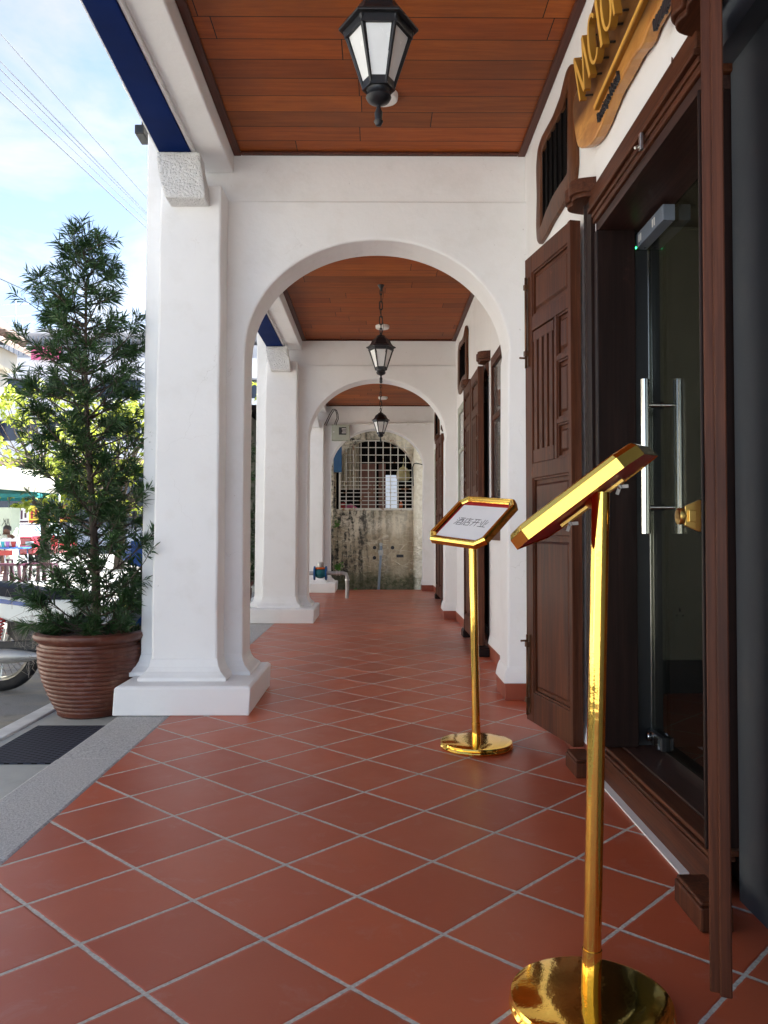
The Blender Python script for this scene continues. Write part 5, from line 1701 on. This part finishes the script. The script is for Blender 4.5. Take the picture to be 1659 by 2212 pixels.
# person at the stall
def person():
    p = PY(10, 1240, 22)
    t = thing('person', 'person in a pale patterned shirt sitting behind the stall table, hand raised to the chin', 'person', (p.x, 22, GX))
    z = GX
    J = {'pel': (0, 0, .48), 'sp': (.02, -.02, .72), 'ch': (.05, -.06, .93), 'nk': (.08, -.10, 1.06), 'hd': (.11, -.14, 1.17), 'ht': (.12, -.15, 1.26),
         'ls': (-.16, -.06, 1.0), 'le': (-.20, -.22, .80), 'lh': (-.02, -.34, .74), 'rs': (.24, -.06, 1.0), 're': (.30, -.26, .82), 'rh': (.20, -.27, 1.06),
         'lk': (-.12, -.42, .50), 'la': (-.14, -.40, .08), 'lt': (-.14, -.54, .03), 'rk': (.14, -.42, .50), 'ra': (.16, -.40, .08), 'rt': (.16, -.54, .03)}
    ed = [('pel', 'sp'), ('sp', 'ch'), ('ch', 'nk'), ('nk', 'hd'), ('hd', 'ht'), ('ch', 'ls'), ('ls', 'le'), ('le', 'lh'), ('ch', 'rs'), ('rs', 're'), ('re', 'rh'), ('pel', 'lk'), ('lk', 'la'), ('la', 'lt'), ('pel', 'rk'), ('rk', 'ra'), ('ra', 'rt')]
    rad = {'pel': .15, 'sp': .14, 'ch': .15, 'nk': .055, 'hd': .095, 'ht': .07, 'ls': .065, 'le': .045, 'lh': .035, 'rs': .065, 're': .045, 'rh': .04, 'lk': .075, 'la': .045, 'lt': .03, 'rk': .075, 'ra': .045, 'rt': .03}
    ks = list(J)
    me = bpy.data.meshes.new('body')
    me.from_pydata([J[k] for k in ks], [(ks.index(a), ks.index(b)) for a, b in ed], [])
    me.materials.append(M['skin'])
    o = bpy.data.objects.new('body', me)
    COL.objects.link(o)
    o.parent = t
    m = o.modifiers.new('skin', 'SKIN')
    if me.skin_vertices:
        for i, k in enumerate(ks):
            me.skin_vertices[0].data[i].radius = (rad[k], rad[k])
        me.skin_vertices[0].data[0].use_root = True
    m.use_smooth_shade = True
    sbd = o.modifiers.new('sub', 'SUBSURF'); sbd.levels = 1; sbd.render_levels = 2
    b = Vector((p.x, 22, GX))
    part(MB().lathe([(.17, .46), (.185, .60), (.18, .85), (.19, .98), (.12, 1.05), (.07, 1.07)], b + Vector((.04, -.05, 0)), 16), 'shirt', 'shirt', t)
    part(MB().lathe([(.102, 1.16), (.108, 1.21), (.10, 1.27), (.06, 1.305), (.005, 1.315)], b + Vector((.105, -.105, 0)), 16), 'hair', 'hair', t)
    ch = thing('low_stool', 'low seat under the person behind the stall table', 'stool', (p.x, 22, GX))
    part(MB().box(p.x - .18, p.x + .18, 21.82, 22.15, GX + .36, GX + .40), 'seat', 'purple', ch, .01)
    for a in (-.15, .15):
        for c_ in (-.15, .12): part(MB().box(p.x + a - .02, p.x + a + .02, 22 + c_ - .02, 22 + c_ + .02, GX, GX + .3599), 'leg', 'purple', ch)
person()
# red car
cy_ = 30.0
cp_ = PY(52, 1185, cy_)
car = thing('parked_car', 'red car with white roof parked beyond the stall', 'car', (cp_.x, cy_, GX))
sec = [(-1.0, .35, .95, .75), (-.6, .30, 1.0, .82), (.4, .3, 1.02, .85), (1.6, .3, 1.0, .85), (2.9, .3, .95, .82), (3.2, .4, .8, .75)]
part(MB().loft([[(cp_.x - w, cy_ + y, GX + z0), (cp_.x - w * 1.02, cy_ + y, GX + .6), (cp_.x - w * .9, cy_ + y, GX + zt), (cp_.x + w * .9, cy_ + y, GX + zt), (cp_.x + w * 1.02, cy_ + y, GX + .6), (cp_.x + w, cy_ + y, GX + z0)] for y, z0, zt, w in sec], smooth=False), 'body', 'carred', car, .05)
cab = MB().loft([[(cp_.x - w, cy_ + y, GX + z), (cp_.x + w, cy_ + y, GX + z), (cp_.x + w, cy_ + y + 0.001, GX + z), (cp_.x - w, cy_ + y + .001, GX + z)] for y, z, w in ()] or
                [[(cp_.x - .72, cy_ + .0, GX + .98), (cp_.x + .72, cy_ + .0, GX + .98), (cp_.x + .72, cy_ + 2.5, GX + .98), (cp_.x - .72, cy_ + 2.5, GX + .98)],
                 [(cp_.x - .58, cy_ + .6, GX + 1.40), (cp_.x + .58, cy_ + .6, GX + 1.40), (cp_.x + .58, cy_ + 1.9, GX + 1.40), (cp_.x - .58, cy_ + 1.9, GX + 1.40)]])
part(cab, 'windows', 'carglass', car, .03)
part(MB().box(cp_.x - .58, cp_.x + .58, cy_ + .6, cy_ + 1.9, GX + 1.402, GX + 1.46), 'roof', 'white', car, .03)
for s in (-1, 1):
    part(MB().box(cp_.x + s * .62 - .14, cp_.x + s * .62 + .14, cy_ - 1.03, cy_ - .98, GX + .66, GX + .80), 'headlight', 'carglass', car, .02)
    for y in (-.35, 2.4):
        wh = part(MB().lathe([(.2, -.1), (.31, -.1), (.32, 0), (.31, .1), (.2, .1)], (cp_.x + s * .76, cy_ + y, GX + .32), 24, axis='x'), 'wheel', 'rubber', car)
        part(MB().lathe([(.01, -.105), (.19, -.10), (.19, .10), (.01, .105)], (cp_.x + s * .76, cy_ + y, GX + .32), 20, axis='x'), 'rim', 'chrome', wh)
part(MB().box(cp_.x - .26, cp_.x + .26, cy_ - 1.04, cy_ - 1.005, GX + .50, GX + .60), 'number_plate', 'ink', car)
# shop signs behind
sb_y = 36
for (x0, x1, y0, y1, m, lb) in ((24, 62, 1098, 1130, 'white', 'white shop signboard with maroon shapes behind the red car'), (62, 104, 1092, 1130, 'yellow', 'yellow shop signboard behind the red car'), (106, 160, 1092, 1128, 'redplastic', 'red shop signboard behind the conifer')):
    p0, p1 = PY(x0, y1, sb_y), PY(x1, y0, sb_y)
    t = thing('shop_signboard', lb, 'signboard', (p0.x, sb_y, p0.z), 'shop signboards across the street')
    part(MB().box(p0.x, p1.x, sb_y, sb_y + .15, p0.z, p1.z), 'board', m, t, .01)
    mk = MB()
    wd_, ht_ = p1.x - p0.x, p1.z - p0.z
    for i in range(4):
        xx = p0.x + wd_ * (.1 + .22 * i)
        mk.box(xx, xx + wd_ * .12, sb_y - .012, sb_y - .001, p0.z + ht_ * (.25 + .1 * (i % 2)), p0.z + ht_ * (.7 + .08 * (i % 3)))
    mk.box(p0.x + .02, p1.x - .02, sb_y - .012, sb_y - .001, p0.z + .02, p0.z + ht_ * .16)
    part(mk, 'sign_shapes', 'purple' if m == 'white' else ('redplastic' if m == 'yellow' else 'yellow'), t)
    part(MB().box(p0.x + .1, p0.x + .18, sb_y + .05, sb_y + .1, GX, p0.z - .001).box(p1.x - .18, p1.x - .1, sb_y + .05, sb_y + .1, GX, p0.z - .001), 'post', 'galv', t)
# street trees, yellow green
def street_tree(label, x, y, h, r, seed, n=70):
    rn = random.Random(seed)
    t = thing('street_tree', label, 'tree', (x, y, GX), 'yellow green street trees')
    tr, lf = MB(), MB()
    b = Vector((x, y, GX))
    tr.tube([b, b + Vector((.06, 0, 1.0)), b + Vector((-.03, 0, 2.0)), b + Vector((.05, 0, h * .62))], [.17, .14, .12, .07], 10)
    for i in range(n):
        a = rn.uniform(0, 2 * PI)
        u = rn.uniform(-.75, 1)
        rr = r * math.sqrt(max(.05, 1 - u * u * .9)) * rn.uniform(.45, 1.05)
        tip = b + Vector((rr * math.cos(a), rr * math.sin(a), h * .62 + u * h * .38))
        s0 = b + Vector((0, 0, rn.uniform(1.4, h * .6)))
        mid = s0.lerp(tip, .55) + Vector((rn.gauss(0, .15), rn.gauss(0, .15), rn.uniform(-.25, .1)))
        tr.tube([s0, mid, tip], [.035, .018, .007], 5, caps=False)
        for k in range(rn.randint(4, 7)):
            c = tip + Vector((rn.gauss(0, .22), rn.gauss(0, .22), rn.gauss(0, .18)))
            for q in range(rn.randint(9, 14)):
                d = Vector((rn.gauss(0, 1), rn.gauss(0, 1), rn.gauss(-.35, .6)))
                blade(lf, c + Vector((rn.gauss(0, .03), rn.gauss(0, .03), 0)), d, rn.uniform(.12, .22), rn.uniform(.06, .10), rn)
    part(tr, 'trunk', 'bark', t); part(lf, 'crown', 'yleaf', t)


street_tree('open crowned yellow green street tree nearest the ivory shophouse', -10.4, 25.5, 5.6, 2.3, 5, 60)
street_tree('dense yellow green street tree behind the potted conifer', -7.9, 25, 5.2, 2.2, 8, 80)
street_tree('yellow green street tree glimpsed past the nearest column', -4.2, 27, 6.2, 2.2, 13, 80)

# overhead cables along the street
for i, (ya, yb_, r) in enumerate(((72, 426, .011), (132, 459, .010), (149, 463, .010), (172, 477, .007), (198, 491, .013))):
    X = -5.0 - .12 * i
    A, B = PX(0, ya, X), PX(316, yb_, X)
    d = B - A
    pts = []
    for k in range(25):
        f = -1.6 + 7.0 * k / 24
        p = A + d * f
        p.z -= 0.010 * (f * (f - 1))
        pts.append(p)
    solo(MB().tube(pts, r * .95, 6), 'overhead_cable', 'bikegrey', ['topmost overhead cable across the sky', 'second overhead cable from the top, close above another', 'third overhead cable, just below the second', 'faintest overhead cable, between two darker ones', 'lowest and thickest overhead cable of the bundle'][i], 'cable', A, 'overhead cables')
A, B = PY(0, 602, 20), PY(110, 652, 26)
solo(MB().tube([A + (B - A) * f for f in (-1, 0, .5, 1, 2)], .012, 6), 'overhead_cable', 'black', 'low twisted cable sloping to the roofs behind the conifer', 'cable', A)

# ------------------------------------------------------------------ light
SUN = Vector((.42, .34, .84)).normalized()
elev = math.asin(SUN.z)
w = bpy.data.worlds.new('World')
S.world = w
w.use_nodes = True
nt = w.node_tree
bg = nt.nodes['Background']
sky = nt.nodes.new('ShaderNodeTexSky')
sky.sky_type = 'NISHITA'
sky.sun_disc = False
sky.sun_elevation = elev
sky.sun_rotation = math.atan2(SUN.x, SUN.y)
sky.air_density = 1.0
sky.dust_density = .2
sky.altitude = 1500
sky.ozone_density = 1.0
tc_ = nt.nodes.new('ShaderNodeTexCoord')
mp = nt.nodes.new('ShaderNodeMapping')
mp.inputs['Scale'].default_value = (1, 1, 2.2)
nt.links.new(tc_.outputs['Generated'], mp.inputs['Vector'])
cn = nt.nodes.new('ShaderNodeTexNoise')
cn.inputs['Scale'].default_value = 5.5
cn.inputs['Detail'].default_value = 9
cn.inputs['Roughness'].default_value = .6
cn.inputs['Distortion'].default_value = .35
nt.links.new(mp.outputs[0], cn.inputs['Vector'])
rp = nt.nodes.new('ShaderNodeValToRGB')
rp.color_ramp.elements[0].position = .42
rp.color_ramp.elements[0].color = (.30, .30, .30, 1)
rp.color_ramp.elements[1].position = .68
rp.color_ramp.elements[1].color = (.95, .95, .95, 1)
nt.links.new(cn.outputs['Fac'], rp.inputs[0])
bw_ = nt.nodes.new('ShaderNodeRGBToBW')
nt.links.new(sky.outputs[0], bw_.inputs[0])
ml_ = nt.nodes.new('ShaderNodeMath'); ml_.operation = 'MULTIPLY'; ml_.inputs[1].default_value = 1.3
nt.links.new(bw_.outputs[0], ml_.inputs[0])
mxw = nt.nodes.new('ShaderNodeMix'); mxw.data_type = 'RGBA'
nt.links.new(rp.outputs[0], mxw.inputs[0])
nt.links.new(sky.outputs[0], mxw.inputs[6])
nt.links.new(ml_.outputs[0], mxw.inputs[7])
nt.links.new(mxw.outputs[2], bg.inputs[0])
bg.inputs[1].default_value = .05
sd = bpy.data.lights.new('sun', 'SUN')
sd.energy = 5.0
sd.angle = math.radians(.55)
sd.color = (1, .965, .91)
so_ = bpy.data.objects.new('sun', sd)
COL.objects.link(so_)
so_.rotation_euler = (-SUN).to_track_quat('-Z', 'Y').to_euler()
S.view_settings.view_transform = 'Standard'
S.view_settings.look = 'None'
S.view_settings.exposure = 2.9
S.view_settings.gamma = 1
S.view_settings.use_white_balance = True
S.view_settings.white_balance_temperature = 6050
S.view_settings.white_balance_tint = 10
S.render.engine = 'CYCLES'
S.cycles.max_bounces = 8
S.cycles.diffuse_bounces = 5
S.cycles.use_denoising = True
